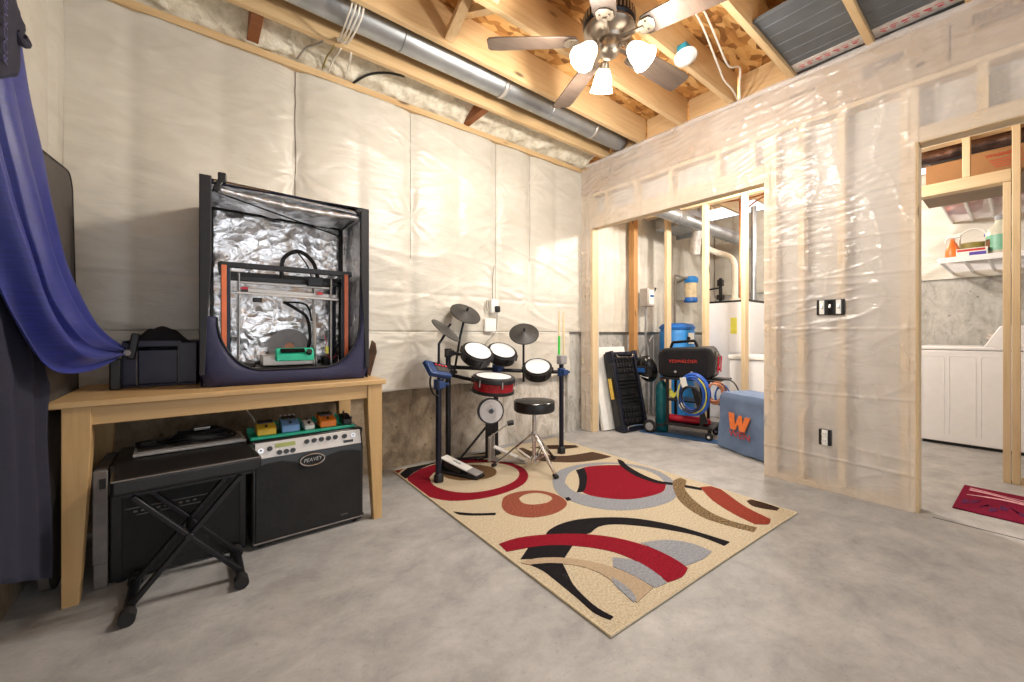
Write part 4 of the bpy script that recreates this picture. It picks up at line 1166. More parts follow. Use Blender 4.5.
# pads
def pad(c, axis, r, h, mt, arm, nm='drum_pad'):
    p = MB().lathe([(0, -h), (r * .96, -h), (r, -h * .94), (r, -.004), (r * .95, .0), (0, .0)], c, axis, 40).build(nm, mt, t)
    MB().lathe([(r * .86, .001), (r * 1.04, .001), (r * 1.06, -.008), (r * 1.06, -.026), (r * 1.02, -.030), (r * 1.01, -.010), (r * .90, .012), (r * .86, .010)], c, axis, 40, False).build('hoop', 'black_plastic', p)
    MB().lathe([(0, .0065), (r * .89, .0065), (r * .89, .0015), (0, .0015)], c, axis, 40).build('mesh_head', 'white_drumhead', p)
    qq = Vector((0, 0, 1)).rotation_difference(Vector(axis)).to_matrix()
    m = MB()
    for k in range(6):
        a = 2 * PI * k / 6 + .3
        d = qq @ Vector((math.cos(a) * r * 1.07, math.sin(a) * r * 1.07, 0))
        m.cyl(Vector(c) + d - Vector(axis) * .055, Vector(c) + d - Vector(axis) * .005, .007, n=8)
    each(m, 'tension_lug', 'chrome' if nm == 'snare_pad' else 'black_gloss', p)
    up_ = qq @ Vector((0, r * .55, 0)); rt = qq @ Vector((1, 0, 0))
    e = Vector(c) + Vector(axis) * .0066
    MB().tube(arm, .013, 10).build('mount_arm', 'dark_metal', p)
    return p
ax1 = (Vector((0, 0, 1)) * .80 + Vector((-.45, -.80, 0)) * .52 + Vector((.7848, -.6198, 0)) * .22).normalized()
pad((1.70, 2.575, .885), ax1, .120, .075, 'black_plastic', [(P2[0], P2[1], .87), (1.62, 2.70, .86), (1.69, 2.60, .83)])
ax2 = (Vector((0, 0, 1)) * .80 + Vector((-.55, -.75, 0)) * .50 + Vector((.7848, -.6198, 0)) * .20).normalized()
pad((1.955, 2.60, .880), ax2, .118, .075, 'black_plastic', [(P4[0], P4[1], .73), (1.98, 2.68, .78), (1.955, 2.61, .82)])
ax3 = (Vector((0, 0, 1)) * .80 + Vector((-.62, -.70, 0)) * .55).normalized()
pad((2.225, 2.475, .745), ax3, .116, .075, 'black_plastic', [(2.25, 2.55, .705), (2.24, 2.51, .70), (2.225, 2.485, .69)])
axs = (Vector((0, 0, 1)) + Vector((-.4, -.8, 0)) * .10 + Vector((.7848, -.6198, 0)) * .06).normalized()
s = pad((1.715, 2.385, .705), axs, .150, .115, 'drum_red', [(1.70, 2.50, .655), (1.715, 2.44, .63), (1.715, 2.39, .60)], 'snare_pad')
MB().lathe([(.150, -.110), (.158, -.110), (.158, -.090), (.152, -.088)], (1.715, 2.385, .705), axs, 40, False).build('lower_hoop', 'black_plastic', s)
# stick holder
MB().box((P3[0], P3[1] - .005, .80), (.075, .055, .075)).build('stick_holder', 'grey_paint', t, bevel=.008)
def stick(x, y, mt, lab, lean):
    o = MB()
    o.tube([(x, y, .842), (x + lean * .8, y, 1.12), (x + lean, y, 1.19), (x + lean * 1.03, y, 1.205), (x + lean * 1.06, y, 1.215)], [.0085, .0085, .005, .006, .003], 12)
    t = thing('drumstick', lab, 'drumstick', (x, y, .842), 'drumsticks in the rack holder')
    o.build('stick_shaft', 'stick_wood', t)
    if mt: MB().cyl((x, y, .843), (x + lean * .45, y, 1.0), .0098, n=12).build('grip', mt, t)
stick(P3[0] - .028, P3[1], 'stick_green', 'wooden drumstick with bright green grip in the rack holder', .004)
stick(P3[0] + .022, P3[1] - .006, None, 'plain wooden drumstick in the rack holder beside the green one', -.004)
# kick tower
t = thing('kick_drum_pad', 'round white kick drum pad on a short black tower', 'drum pad', (1.88, 2.72, .0115))
axk = Vector((-.42, -.90, .10)).normalized(); ck = Vector((1.842, 2.60, .405))
MB().lathe([(0, -.06), (.098, -.06), (.104, -.05), (.104, 0), (0, 0)], ck, axk, 40).build('pad_shell', 'black_plastic', t)
MB().lathe([(0, .006), (.092, .006), (.092, .0), (0, 0)], ck, axk, 40).build('pad_head', 'white_drumhead', t)
MB().lathe([(0, .008), (.020, .008), (.020, .005), (0, .005)], ck, axk, 24).build('impact_patch', 'black_gloss', t)
MB().beam((1.90, 2.69, .0), (1.88, 2.66, .40), .085, .03, (-.42, -.9, 0)).build('tower_post', 'black_plastic', t, bevel=.004)
m = MB(); m.beam((1.90, 2.69, .30), (1.68, 2.80, .013), .02, .014); m.beam((1.90, 2.69, .30), (2.04, 2.80, .013), .02, .014); each(m, 'brace', 'dark_metal', t)
m = MB(); m.box((1.895, 2.715, .014), (.26, .045, .010), (0, 0, .15)); m.beam((1.62, 2.80, .018), (1.88, 2.70, .018), .03, .012); m.build('base_plate', 'dark_metal', t)
# kick pedal
t = thing('kick_pedal', 'chrome kick pedal with white footboard in front of the kick pad', 'pedal', (1.93, 2.60, .0115))
e0 = Vector((1.865, 2.625, .0115)); dirp = Vector((.62, -.78, 0)).normalized(); sidep = Vector((.78, .62, 0)).normalized()
m = MB()
for s_ in (-.055, .045): m.beam(e0 + sidep * s_, e0 + sidep * s_ + Vector((0, 0, .20)), .016, .024, dirp)
m.cyl(e0 - sidep * .075 + Vector((0, 0, .19)), e0 + sidep * .06 + Vector((0, 0, .19)), .009, n=12)
m.build('pedal_frame', 'silver_panel', t, bevel=.002)
MB().beam(e0 + dirp * -.02 + Vector((0, 0, .005)), e0 + dirp * .29 + Vector((0, 0, .005)), .09, .008).build('base_plate', 'silver_panel', t)
MB().beam(e0 + dirp * .02 + Vector((0, 0, .105)), e0 + dirp * .21 + Vector((0, 0, .035)), .062, .010).build('footboard', 'white_plastic', t, bevel=.003)
MB().beam(e0 + dirp * .21 + Vector((0, 0, .035)), e0 + dirp * .275 + Vector((0, 0, .016)), .064, .010).build('heel_plate', 'silver_panel', t, bevel=.003)
m = MB(); m.tube([e0 + Vector((0, 0, .19)), e0 + dirp * .13 + sidep * .05 + Vector((0, 0, .285))], .006, 8); m.build('beater_rod', 'chrome', t)
MB().cyl(e0 + dirp * .12 + sidep * .045 + Vector((0, 0, .285)), e0 + dirp * .165 + sidep * .065 + Vector((0, 0, .292)), .021, n=16).build('beater_head', 'black_plastic', t, bevel=.004)
m = MB()
for i in range(10): m.tube([e0 + sidep * .056 + Vector((.006 * math.cos(a), .006 * math.sin(a), .09 + .008 * i + .008 * a / 6.3)) for a in [k * PI / 4 for k in range(9)]], .0018, 5)
m.build('spring', 'chrome', t)
# hi-hat pedal
t = thing('hihat_pedal', 'black hi-hat control pedal with silver footboard on the rug', 'pedal', (1.50, 2.5, .0115))
a0 = Vector((1.425, 2.645, .0115)); dh = Vector((.41, -.91, 0)).normalized()
MB().beam(a0 + Vector((0, 0, .008)) - dh * .02, a0 + dh * .345 + Vector((0, 0, .008)), .105, .014).build('pedal_base', 'black_plastic', t, bevel=.004)
MB().beam(a0 + dh * .02 + Vector((0, 0, .105)), a0 + dh * .25 + Vector((0, 0, .045)), .082, .012).build('footboard', 'white_plastic', t, bevel=.004)
MB().beam(a0 + dh * .25 + Vector((0, 0, .045)), a0 + dh * .335 + Vector((0, 0, .024)), .086, .012).build('heel_plate', 'grey_paint', t, bevel=.004)
m = MB(); m.beam(a0 - Vector((0, 0, -.01)), a0 + dh * .03 + Vector((0, 0, .10)), .09, .03); m.beam(a0 + dh * .04 + Vector((0, 0, .07)), a0 + dh * .2 + Vector((0, 0, .03)), .075, .045); m.build('pedal_housing', 'black_plastic', t, bevel=.004)
letters('Alesis', .030, frame(a0 + dh * .14 + Vector((0, 0, .0815)), dh * 1 + Vector((0, 0, -.26)), Vector((.91, .41, 0))), 'printed_lettering', 'black_gloss', t, .0004)
# drum throne
t = thing('drum_throne', 'round black padded drum stool on chrome tripod', 'stool', (1.985, 2.255, .0115))
cx, cy = 1.975, 2.235
MB().lathe([(0, 0), (.140, 0), (.150, .008), (.152, .02), (.152, .055), (.148, .070), (.136, .079), (0, .084)], (cx, cy, .445), (0, 0, 1), 48).build('seat', 'black_vinyl', t)
MB().lathe([(.153, .070), (.154, .073), (.150, .078), (.147, .074)], (cx, cy, .445), (0, 0, 1), 48, False).build('seat_piping', 'black_gloss', t)
MB().cyl((cx, cy, .06), (cx, cy, .446), .015, n=18).build('centre_post', 'chrome', t)
m = MB(); m.cyl((cx, cy, .43), (cx, cy, .447), .05, n=20); m.cyl((cx, cy, .24), (cx, cy, .29), .024, n=18); m.cyl((cx, cy, .06), (cx, cy, .11), .022, n=18); m.cyl((cx - .03, cy - .02, .27), (cx - .055, cy - .035, .27), .007, n=8); each(m, 'collar', 'chrome', t)
for fx, fy in ((1.775, 2.475), (1.972, 2.0), (2.27, 2.335)):
    d = Vector((fx - cx, fy - cy, 0)).normalized(); sdv = Vector((-d.y, d.x, 0)) * .011
    m = MB()
    for s_ in (1, -1):
        m.tube([Vector((cx, cy, .27)) + d * .02 + sdv * s_, Vector((fx, fy, .022)) + sdv * s_ * .7], .006, 8)
        m.tube([Vector((cx, cy, .085)) + d * .02 + sdv * s_, Vector((cx, cy, .16)) + d * .13 + sdv * s_], .005, 8)
    lg = m.build('leg', 'chrome', t)
    MB().beam(Vector((fx, fy, .036)) - d * .025, Vector((fx, fy, .020)) + d * .012, .03, .022).build('rubber_foot', 'rubber', lg, bevel=.004)

# wall outlet above the drums
t = thing('wall_outlet', 'white outlet plate with plugs on the insulation above the drums', 'outlet', (2.0, 2.88, 1.1))
MB().box((2.02, 2.868, 1.095), (.115, .022, .115)).build('cover_plate', 'white_plastic', t, bevel=.004)
m = MB()
for z in (1.115, 1.072):
    m.cyl((2.02, 2.8575, z), (2.02, 2.8565, z), .017, n=16)
m.build('receptacle', 'label_white', t)
m = MB(); m.box((2.055, 2.86, 1.26), (.075, .04, .12)); m.build('adapter_plug', 'white_plastic', t, bevel=.006)
MB().box((2.075, 2.832, 1.235), (.05, .03, .055)).build('black_plug', 'black_plastic', t, bevel=.01)
m = MB(); m.tube(smooth_path([(2.075, 2.84, 1.21), (2.09, 2.86, 1.13), (2.07, 2.86, 1.03), (1.98, 2.86, .95), (1.95, 2.86, .88)]), .004, 6); m.tube(smooth_path([(2.05, 2.87, 1.31), (2.055, 2.875, 1.5), (2.07, 2.875, 1.62)]), .004, 6); m.tube(smooth_path([(1.98, 2.85, 1.22), (1.97, 2.85, 1.26), (1.975, 2.85, 1.31)]), .005, 6)
m.build('power_cord', 'cable_grey', t)
# ------------------------------------------------------------------ ceiling fixtures
t = thing('round_duct', 'long round silver metal duct running between the ceiling joists', 'duct', (1.3, 2.385, 2.865))
m = MB(); m.cyl((-.70, 2.375, 2.865), (3.17, 2.375, 2.865), .088, n=36); m.lathe([(.088, 0), (.080, .03), (.05, .055), (0, .06)], (3.17, 2.375, 2.865), (1, 0, 0), 36); m.build('duct_pipe', 'duct_metal', t)
m = MB()
for x in (1.0, 2.25): m.tube([(x, 2.375 + .0895 * math.cos(a), 2.865 + .0895 * math.sin(a)) for a in [2 * PI * i / 36 for i in range(36)]], .003, 6, True)
m.build('duct_seam', 'duct_metal', t)
for x in (1.78, 2.78):
    m = MB(); pts = [(x, 2.375 + .092 * math.cos(a), 2.865 + .092 * math.sin(a)) for a in [PI + PI * i / 14 for i in range(15)]]
    pts = [(x, 2.285, 2.98)] + pts + [(x, 2.468, 2.98)]
    m.sheet([[(px + dx, py, pz) for (px, py, pz) in pts] for dx in (-.018, .018)])
    m.build('hanger_strap', 'silver_panel', t, solid=.002, smooth=60)
m = MB()
for k in range(4):
    m.tube(smooth_path([(.66 + .018 * k, 2.186, 2.81), (.655 + .02 * k, 2.24, 2.765 - .004 * k), (.66 + .016 * k, 2.40, 2.745 - .006 * k), (.665 + .014 * k, 2.50, 2.755), (.67 + .015 * k, 2.545, 2.80)]), .0055, 6)
tag(m.build('cable_bundle', 'wire_white'), 'bundle of pale cables looped under the silver duct', 'cable')
for (x, dx, mt, lab) in ((.60, -.09, 'cable_grey', 'grey cable slanting from joist to wall top, farthest from the corner'), (.66, .0, 'olive', 'dull yellow cable hanging over the rim insulation'), (.70, .0, 'wire_white', 'thin white cable over the rim insulation beside the yellow cable'), (.76, .05, 'wire_white', 'thin white cable over the rim insulation next to the black cable')):
    o = MB().tube(smooth_path([(x, 2.575, 2.765), (x + dx * .3, 2.64, 2.77), (x + dx * .7, 2.74, 2.79), (x + dx, 2.86, 2.775)]), .0055, 6).build('ceiling_cable', mt)
    tag(o, lab, 'cable', 'cables over the rim insulation')
o = MB().tube(smooth_path([(.86, 2.885, 2.765), (.93, 2.78, 2.80), (1.02, 2.68, 2.80), (1.12, 2.60, 2.775)]), .008, 8).build('ceiling_cable', 'black_plastic'); tag(o, 'black cable arching over the rim insulation', 'cable', 'cables over the rim insulation')
# sheet metal return-air pans
for y0, y1, lab in ((.583, .944, 'grey ribbed sheet metal pan closing a joist bay, nearer the fan'), (.183, .54, 'grey ribbed sheet metal pan closing the bay at the photo edge')):
    t = thing('metal_pan', lab, 'sheet metal', (2.8, (y0 + y1) / 2, 2.8), 'sheet metal pans in the joist bays')
    MB().span((2.50, y0, 2.798), (3.275, y1, 2.802)).build('pan_sheet', 'pan_metal', t)
    m = MB()
    for i in range(6): m.cyl((2.60 + .11 * i, y0 + .01, 2.799), (2.60 + .11 * i, y1 - .01, 2.799), .0035, n=8)
    m.span((2.496, y0, 2.788), (2.504, y1, 2.812)); m.build('pan_rib', 'pan_metal', t)
    tp = MB().span((3.10, y0 + .002, 2.794), (3.205, y1 - .002, 2.797)).build('foil_tape', 'foil_tape', t)
    m = MB(); rr = random.Random(3)
    for i in range(7):
        yy = y0 + .03 + i * .046
        for k in range(3): m.box((3.135 + .014 * k + rr.random() * .01, yy + rr.random() * .01, 2.7935), (.006, .034 - .008 * k, .001), (0, 0, .3 * rr.random()))
    m.build('tape_print', 'bright_red', tp)
# lampholder on the joist
t = thing('ceiling_lampholder', 'small round white lampholder on a blue box fixed to a joist', 'light fixture', (2.42, 1.31, 2.79))
MB().box((2.42, 1.308, 2.800), (.085, .06, .06)).build('electrical_box', 'box_teal', t, bevel=.004)
MB().lathe([(0, .012), (.060, .012), (.068, .004), (.066, -.006), (.050, -.016), (.036, -.034), (.018, -.040), (0, -.041)], (2.415, 1.300, 2.757), (.15, .25, 1), 32).build('lampholder_body', 'white_plastic', t)
for (pp, lab) in (([(2.0, 1.13, 2.97), (2.35, 1.16, 2.94), (2.55, 1.17, 2.85), (2.78, 1.20, 2.80), (2.95, 1.20, 2.86), (3.05, 1.24, 2.80), (3.24, 1.31, 2.78)], 'white cable hanging in the joist bay beside the lampholder, the longer strand'),
                 ([(2.0, 1.17, 2.965), (2.38, 1.20, 2.92), (2.60, 1.22, 2.83), (2.76, 1.25, 2.80), (2.90, 1.28, 2.79), (3.08, 1.30, 2.80), (3.24, 1.325, 2.785)], 'white cable nearest the lampholder joist')):
    o = MB().tube(smooth_path(pp), .006, 6).build('ceiling_cable', 'wire_white'); tag(o, lab, 'cable', 'white cables by the lampholder')

# ceiling fan with three bell shades
FX, FY = 1.76, 1.38
t = thing('ceiling_fan', 'five blade ceiling fan with three lit frosted bell shades', 'ceiling fan', (FX, FY, 2.768))
MB().lathe([(0, 0), (.095, 0), (.11, -.012), (.135, -.03), (.138, -.085), (.128, -.10), (0, -.10)], (FX, FY, 2.769), (0, 0, 1), 48).build('motor_housing', 'dark_metal', t)
m = MB()
for i in range(40):
    a = 2 * PI * i / 40; m.box((FX + .139 * math.cos(a), FY + .139 * math.sin(a), 2.712), (.004, .008, .04), (0, 0, a))
m.build('vent_slots', 'nickel', t)
MB().lathe([(0, -.10), (.132, -.10), (.136, -.115), (.118, -.14), (.078, -.158), (.070, -.172), (0, -.172)], (FX, FY, 2.769), (0, 0, 1), 48).build('lower_housing', 'nickel', t)
ZBL = 2.600
for k in range(5):
    a = R(-4 + 72 * k)
    q = Matrix.Translation((FX, FY, ZBL)) @ Matrix.Rotation(a, 4, 'Z') @ Matrix.Rotation(R(-12), 4, 'X')
    op = [(.185, -.052), (.205, -.060), (.60, -.072), (.648, -.066), (.660, -.045), (.660, .045), (.648, .066), (.60, .072), (.205, .060), (.185, .052), (.175, .03), (.175, -.03)]
    bl_ = MB(q).prism(op, lambda x, y, h: (x, y, h), 0, .007).build('blade', 'blade_wood', t, bevel=.002)
    m = MB(q)
    m.prism([(.165, -.03), (.18, -.044), (.225, -.044), (.245, -.02), (.245, .02), (.225, .044), (.18, .044), (.165, .03)], lambda x, y, h: (x, y, h), -.006, -.0005)
    m.beam((.075, 0, -.004), (.19, 0, -.006), .022, .010); m.cyl((.205, .024, -.012), (.205, .024, -.005), .006, n=8); m.cyl((.205, -.024, -.012), (.205, -.024, -.005), .006, n=8)
    m.build('blade_iron', 'nickel', bl_, bevel=.002)
MB().lathe([(0, -.172), (.052, -.172), (.058, -.185), (.058, -.222), (.046, -.24), (.022, -.256), (0, -.258)], (FX, FY, 2.769), (0, 0, 1), 40).build('switch_housing', 'nickel', t)
LP = []
for k in range(3):
    a = R(51.7 + 120 * k)
    d = Vector((math.cos(a), math.sin(a), 0))
    c0 = Vector((FX, FY, 2.560)) + d * .05
    c1 = Vector((FX, FY, 2.550)) + d * .105
    ax = (d * .62 + Vector((0, 0, -.78))).normalized()
    m = MB(); m.tube(smooth_path([c0, (c0 + c1) / 2 + Vector((0, 0, .012)), c1]), .010, 10); m.lathe([(0, -.012), (.022, -.012), (.026, .0), (.026, .022), (.02, .026), (0, .026)], c1, ax, 20)
    m.build('lamp_arm', 'nickel', t)
    prof = [(.026, .018), (.034, .028), (.046, .055), (.052, .080), (.056, .105), (.064, .128), (.067, .138), (.0645, .1385), (.053, .106), (.049, .080), (.043, .056), (.030, .030)]
    sh = MB().lathe(prof, c1, ax, 36, False).build('bell_shade', 'lamp_glass', t)
    MB().ball(c1 + ax * .085, .026, n=16, m=10).build('bulb', 'lamp_glass', sh)
    LP.append(c1 + ax * .165)
m = MB(); m.tube([(FX + .012, FY + .012, 2.51), (FX + .014, FY + .014, 2.365)], .0016, 6); m.lathe([(0, 0), (.005, .004), (.007, .014), (.004, .026), (0, .03)], (FX + .014, FY + .014, 2.340), (0, 0, 1), 12); m.build('pull_chain', 'nickel', t)

# ------------------------------------------------------------------ switches and outlet on the framed wall
t = thing('switch_box', 'open three gang switch box with bare white switches in the plastic', 'switch', (XW - .02, .748, 1.19))
XO = XW - .022
MB().box((XW - .004, .752, 1.19), (.036, .145, .100)).build('gang_box', 'black_plastic', t, bevel=.004)
for y in (.795, .752, .709):
    s = MB().box((XO - .001, y, 1.19), (.010, .026, .090)).build('switch_body', 'label_white' if y != .752 else 'black_gloss', t, bevel=.002)
    m = MB(); m.box((XO - .008, y, 1.195), (.012, .008, .022), (0, .4, 0)); m.build('toggle', 'silver_panel', s)
t = thing('outlet_box', 'bare white duplex outlet low in the plastic covered wall', 'outlet', (XW - .02, .78, .35))
MB().box((XW - .004, .78, .35), (.036, .066, .102)).build('gang_box', 'black_plastic', t, bevel=.004)
MB().box((XO - .001, .78, .35), (.010, .030, .098)).build('outlet_body', 'label_white', t, bevel=.002)
m = MB()
for z in (.372, .328): m.lathe([(0, 0), (.016, 0), (.015, .006), (0, .006)], (XO - .006, .78, z), (-1, 0, 0), 18)
m.build('socket_face', 'white_plastic', t)
m = MB()
for z in (.372, .328):
    for dy in (-.006, .006): m.box((XO - .0125, .78 + dy, z + .003), (.002, .002, .009))
m.build('socket_slot', 'black_plastic', t)

# ------------------------------------------------------------------ behind the wide opening
# leaning board and tool case
ux = Vector((.985, -.13, 0)).normalized(); uy = Vector((.03, .22, .97)).normalized()
q = frame((3.335, 2.680, .010), ux, uy)
t = MB(q).span((0, 0, -.04), (.50, .885, 0)).build('white_board', 'label_white', bevel=.004)
tag(t, 'white board leaning on the wall behind the black tool case', 'board')
q = frame((3.44, 2.500, .012), ux, uy)
t = thing('tool_case', 'black ribbed tool case on end leaning against the white board', 'tool case', (3.6, 2.5, 0))
cw, ch, cd = .365, .835, .135
MB(q).span((0, 0, -cd), (cw, ch, -.028)).build('case_body', 'black_plastic', t, bevel=.012, segs=3)
m = MB(q)
m.span((0, 0, -.028), (.035, ch, 0)); m.span((cw - .035, 0, -.028), (cw, ch, 0)); m.span((.035, 0, -.028), (cw - .035, .04, 0)); m.span((.035, ch - .04, -.028), (cw - .035, ch, 0))
m.span((-.012, ch - .10, -.09), (.02, ch + .012, .012)); m.span((cw - .02, ch - .10, -.09), (cw + .012, ch + .012, .012)); m.span((-.010, -.005, -.09), (.03, .07, .012)); m.span((cw - .03, -.005, -.09), (cw + .010, .07, .012))
m.build('rim_frame', 'post_blue', t, bevel=.006)
m = MB(q)
for j in range(3):
    for i in range(6):
        for z0 in (.07, .60): m.box((.075 + .043 * i, z0 + .03 + .06 * j, -.020), (.032, .046, .018))
each(m, 'embossed_pad', 'dark_metal', t, bevel=.004)
m = MB(q)
for j in range(3): m.span((.05, .30 + .036 * j, -.026), (cw - .05, .318 + .036 * j, -.008)); m.span((.05, .45 + .036 * j, -.026), (cw - .05, .468 + .036 * j, -.008))
each(m, 'cross_rib', 'dark_metal', t, bevel=.003)
m = MB(q); m.tube(smooth_path([(.06, ch - .03, .004), (.08, ch - .06, .014), (cw / 2, ch - .065, .014), (cw - .08, ch - .06, .014), (cw - .06, ch - .03, .004)]), .006, 8); m.tube(smooth_path([(.05, .02, .004), (.07, .05, .014), (cw - .08, .045, .014), (cw - .05, .02, .004)]), .006, 8); m.build('wire_handle', 'chrome', t)
MB(q).span((-.022, .34, -.10), (-.001, .56, -.06)).build('side_grip', 'yellow_grip', t, bevel=.006)

# welding cart
CX = Vector((.22, -.975, 0)).normalized(); CY = Vector((0, 0, 1)); CO = Vector((3.70, 2.345, 0))
q = frame(CO, CX, CY)                                 # local x along the cart, y up, z towards the room
t = thing('welding_cart', 'black welding cart on wheels carrying the welder and hoses', 'cart', CO + CX * .28)
m = MB(q); m.span((.11, .10, -.34), (.56, .125, -.01)); m.span((.08, .56, -.32), (.62, .58, -.0)); m.span((.12, .34, -.32), (.50, .355, -.04)); each(m, 'tray', 'black_plastic', t, bevel=.003)
MB(q).span((-.035, .058, -.335), (-.012, .078, .025)).build('axle', 'dark_metal', t)
for z in (-.005, -.31): MB(q).span((-.034, .078, z - .012), (.12, .10, z + .012)).build('axle_arm', 'black_plastic', t)
m = MB(q)
for x in (.14, .46):
    for z in (-.03, -.30): m.span((x - .013, .12, z - .013), (x + .013, .565, z + .013))
m.beam((.50, .16, -.01), (.40, .50, .012), .05, .012)
each(m, 'cart_upright', 'black_plastic', t)
for z in (.02, -.33):
    w = MB(q).lathe([(0, -.018), (.060, -.018), (.068, -.010), (.068, .010), (.060, .018), (0, .018)], (-.022, .068, z), (0, 0, 1), 28).build('wheel', 'rubber', t)
    MB(q).lathe([(.0, .0185), (.040, .0185), (.038, .021), (.012, .022), (.010, .028), (0, .028)], (-.022, .068, z), (0, 0, 1), 24).build('wheel_hub', 'grey_paint', w)
for z in (-.02, -.31):
    w = MB(q).lathe([(0, -.014), (.030, -.014), (.036, -.006), (.036, .006), (.030, .014), (0, .014)], (.53, .036, z), (0, 0, 1), 22).build('caster', 'rubber', t)
    MB(q).lathe([(0, .0145), (.016, .0145), (.014, .018), (0, .018)], (.53, .036, z), (0, 0, 1), 16).build('caster_hub', 'chrome', w)
    MB(q).span((.512, .04, z - .018), (.548, .10, z - .015)).build('caster_fork', 'dark_metal', w)
# the welder
t = thing('welding_machine', 'black welding machine with red lettering and carry handle on the cart', 'welder', CO + CX * .27 + Vector((0, 0, .582)))
hx = [(.0, .03), (.03, .0), (.44, .0), (.475, .03), (.492, .20), (.455, .272), (.43, .29), (.05, .265), (.01, .24), (-.004, .20)]
q2 = q @ Matrix.Translation((.045, .582, -.03)) @ Matrix.Scale(1.09, 4)
MB(q2).prism(hx, lambda a, b, h: (a, b, h), -.235, 0).build('welder_body', 'black_plastic', t, bevel=.018, segs=3)
m = MB(q2); m.prism([(.03, .03), (.43, .03), (.44, .235), (.42, .262), (.06, .24), (.03, .22)], lambda a, b, h: (a, b, h), .0, .007); m.build('side_panel', 'dark_metal', t, bevel=.006)
letters('YESWELDER', .040, q2 @ Matrix.Translation((.225, .150, .0085)) @ Matrix.Rotation(R(2), 4, 'Z'), 'printed_lettering', 'text_red', t, .0006, xs=1.15)
MB(q2).tube(smooth_path([(.08, .255, -.11), (.10, .315, -.11), (.13, .322, -.11), (.27, .335, -.11), (.30, .33, -.11), (.32, .275, -.11)]), .013, 10).build('carry_handle', 'black_gloss', t)
m = MB(q2); m.prism([(-.20, .04), (-.035, .04), (-.035, .20), (-.08, .24), (-.20, .24)], lambda a, b, h: (.484 + h - .02 * max(0, (b - .2) / .06) - .018 * (1 - b / .2 if b < .2 else 0), b, a), .0, .01); fp = m.build('control_face', 'black_gloss', t)
m = MB(q2); m.tube([(.500, .06, -.18), (.503, .13, -.17), (.506, .20, -.18)], .006, 6); m.tube([(.500, .06, -.06), (.503, .13, -.07), (.506, .20, -.06)], .006, 6); m.cyl((.498, .09, -.12), (.512, .09, -.12), .016, n=14); m.build('red_trim', 'bright_red', fp)
m = MB(q2)
for x in (.16, .30): m.lathe([(0, 0), (.012, 0), (.011, .008), (0, .01)], (x, .052, .006), (0, 0, 1), 12)
each(m, 'side_screw', 'grey_paint', t)
# hoses and cables hung on the cart
def coil(cx, cy, rx, ry, n, r, z0, seed, q=q, turns=9):
    m = MB(q); rr = random.Random(seed)
    for k in range(turns):
        ph = rr.random() * 6; e = .74 + .26 * rr.random(); dz = rr.random() * .05; ox, oy = rr.uniform(-.012, .012), rr.uniform(-.01, .01)
        m.tube([(cx + ox + rx * e * math.cos(a), cy + oy + ry * e * math.sin(a), z0 + dz + .006 * math.sin(2 * a + ph)) for a in [2 * PI * i / 40 for i in range(40)]], r, 8, True)
    return m
o = coil(.40, .44, .150, .205, 40, .0085, .032, 5, turns=15).build('hose_coil', 'hose_blue'); tag(o, 'thick coil of blue hose hanging on the welding cart', 'hose')
o = coil(.40, .44, .128, .175, 40, .005, .075, 8, turns=2).build('air_line', 'sticker_yellow'); tag(o, 'thin yellow line looped with the blue hose coil', 'hose')
o = coil(.40, .40, .11, .14, 40, .007, .09, 11, turns=2).build('black_lead', 'black_plastic'); tag(o, 'black lead looped inside the blue hose coil', 'cable')
o = coil(.60, .47, .085, .105, 40, .007, .01, 12, turns=6).build('copper_lead', 'cable_copper'); tag(o, 'coil of copper coloured leads beside the blue hose', 'cable')
o = coil(.645, .44, .06, .10, 40, .006, -.02, 15, turns=3).build('dark_blue_lead', 'tank_deep_blue'); tag(o, 'small coil of dark blue lead at the cart end', 'cable')
o = MB(q).tube(smooth_path([(.56, .60, -.08), (.70, .58, -.10), (.76, .50, -.10), (.77, .40, -.10), (.70, .34, -.10), (.60, .36, -.08)]), .006, 8).build('black_cable', 'black_plastic'); tag(o, 'black cable bowed out past the cart end', 'cable')
o = MB(q).box((.335, .555, .105), (.055, .095, .002), (0, .0, .25)).build('hose_tag', 'label_white'); tag(o, 'white paper tag tied on the blue hose', 'tag')
o = MB(q).box((.32, .325, .10), (.05, .06, .03), (0, .3, .5)).build('white_fitting', 'white_plastic', bevel=.012); tag(o, 'small white fitting caught in the blue hose', 'fitting')
t = thing('shelf_arm', 'slim dark end shelf bar beside the welder front', 'bar', CO + CX * .6 + Vector((0, 0, .60)))
MB(q).span((.56, .585, -.16), (.70, .60, -.02)).build('side_shelf', 'black_plastic', t, bevel=.003)
o = MB(q); o.tube([(.115, .162, -.10), (.13, .162, -.10), (.50, .162, -.10), (.53, .162, -.10)], [.034, .036, .036, .02], 18); o = o.build('red_cylinder', 'bright_red', bevel=.004); tag(o, 'long bright red cylinder on the lower cart tray', 'cylinder')
m = MB(q)
rows = [[(.12 + .13 * i / 10, .385 + .02 * math.sin(i) + .045 * math.sin(PI * j / 6), -.17 + .10 * j / 6) for j in range(7)] for i in range(11)]
o = m.sheet(rows).build('work_glove', 'sticker_yellow', smooth=80, solid=.006); tag(o, 'crumpled lime yellow glove on the middle cart shelf', 'glove')
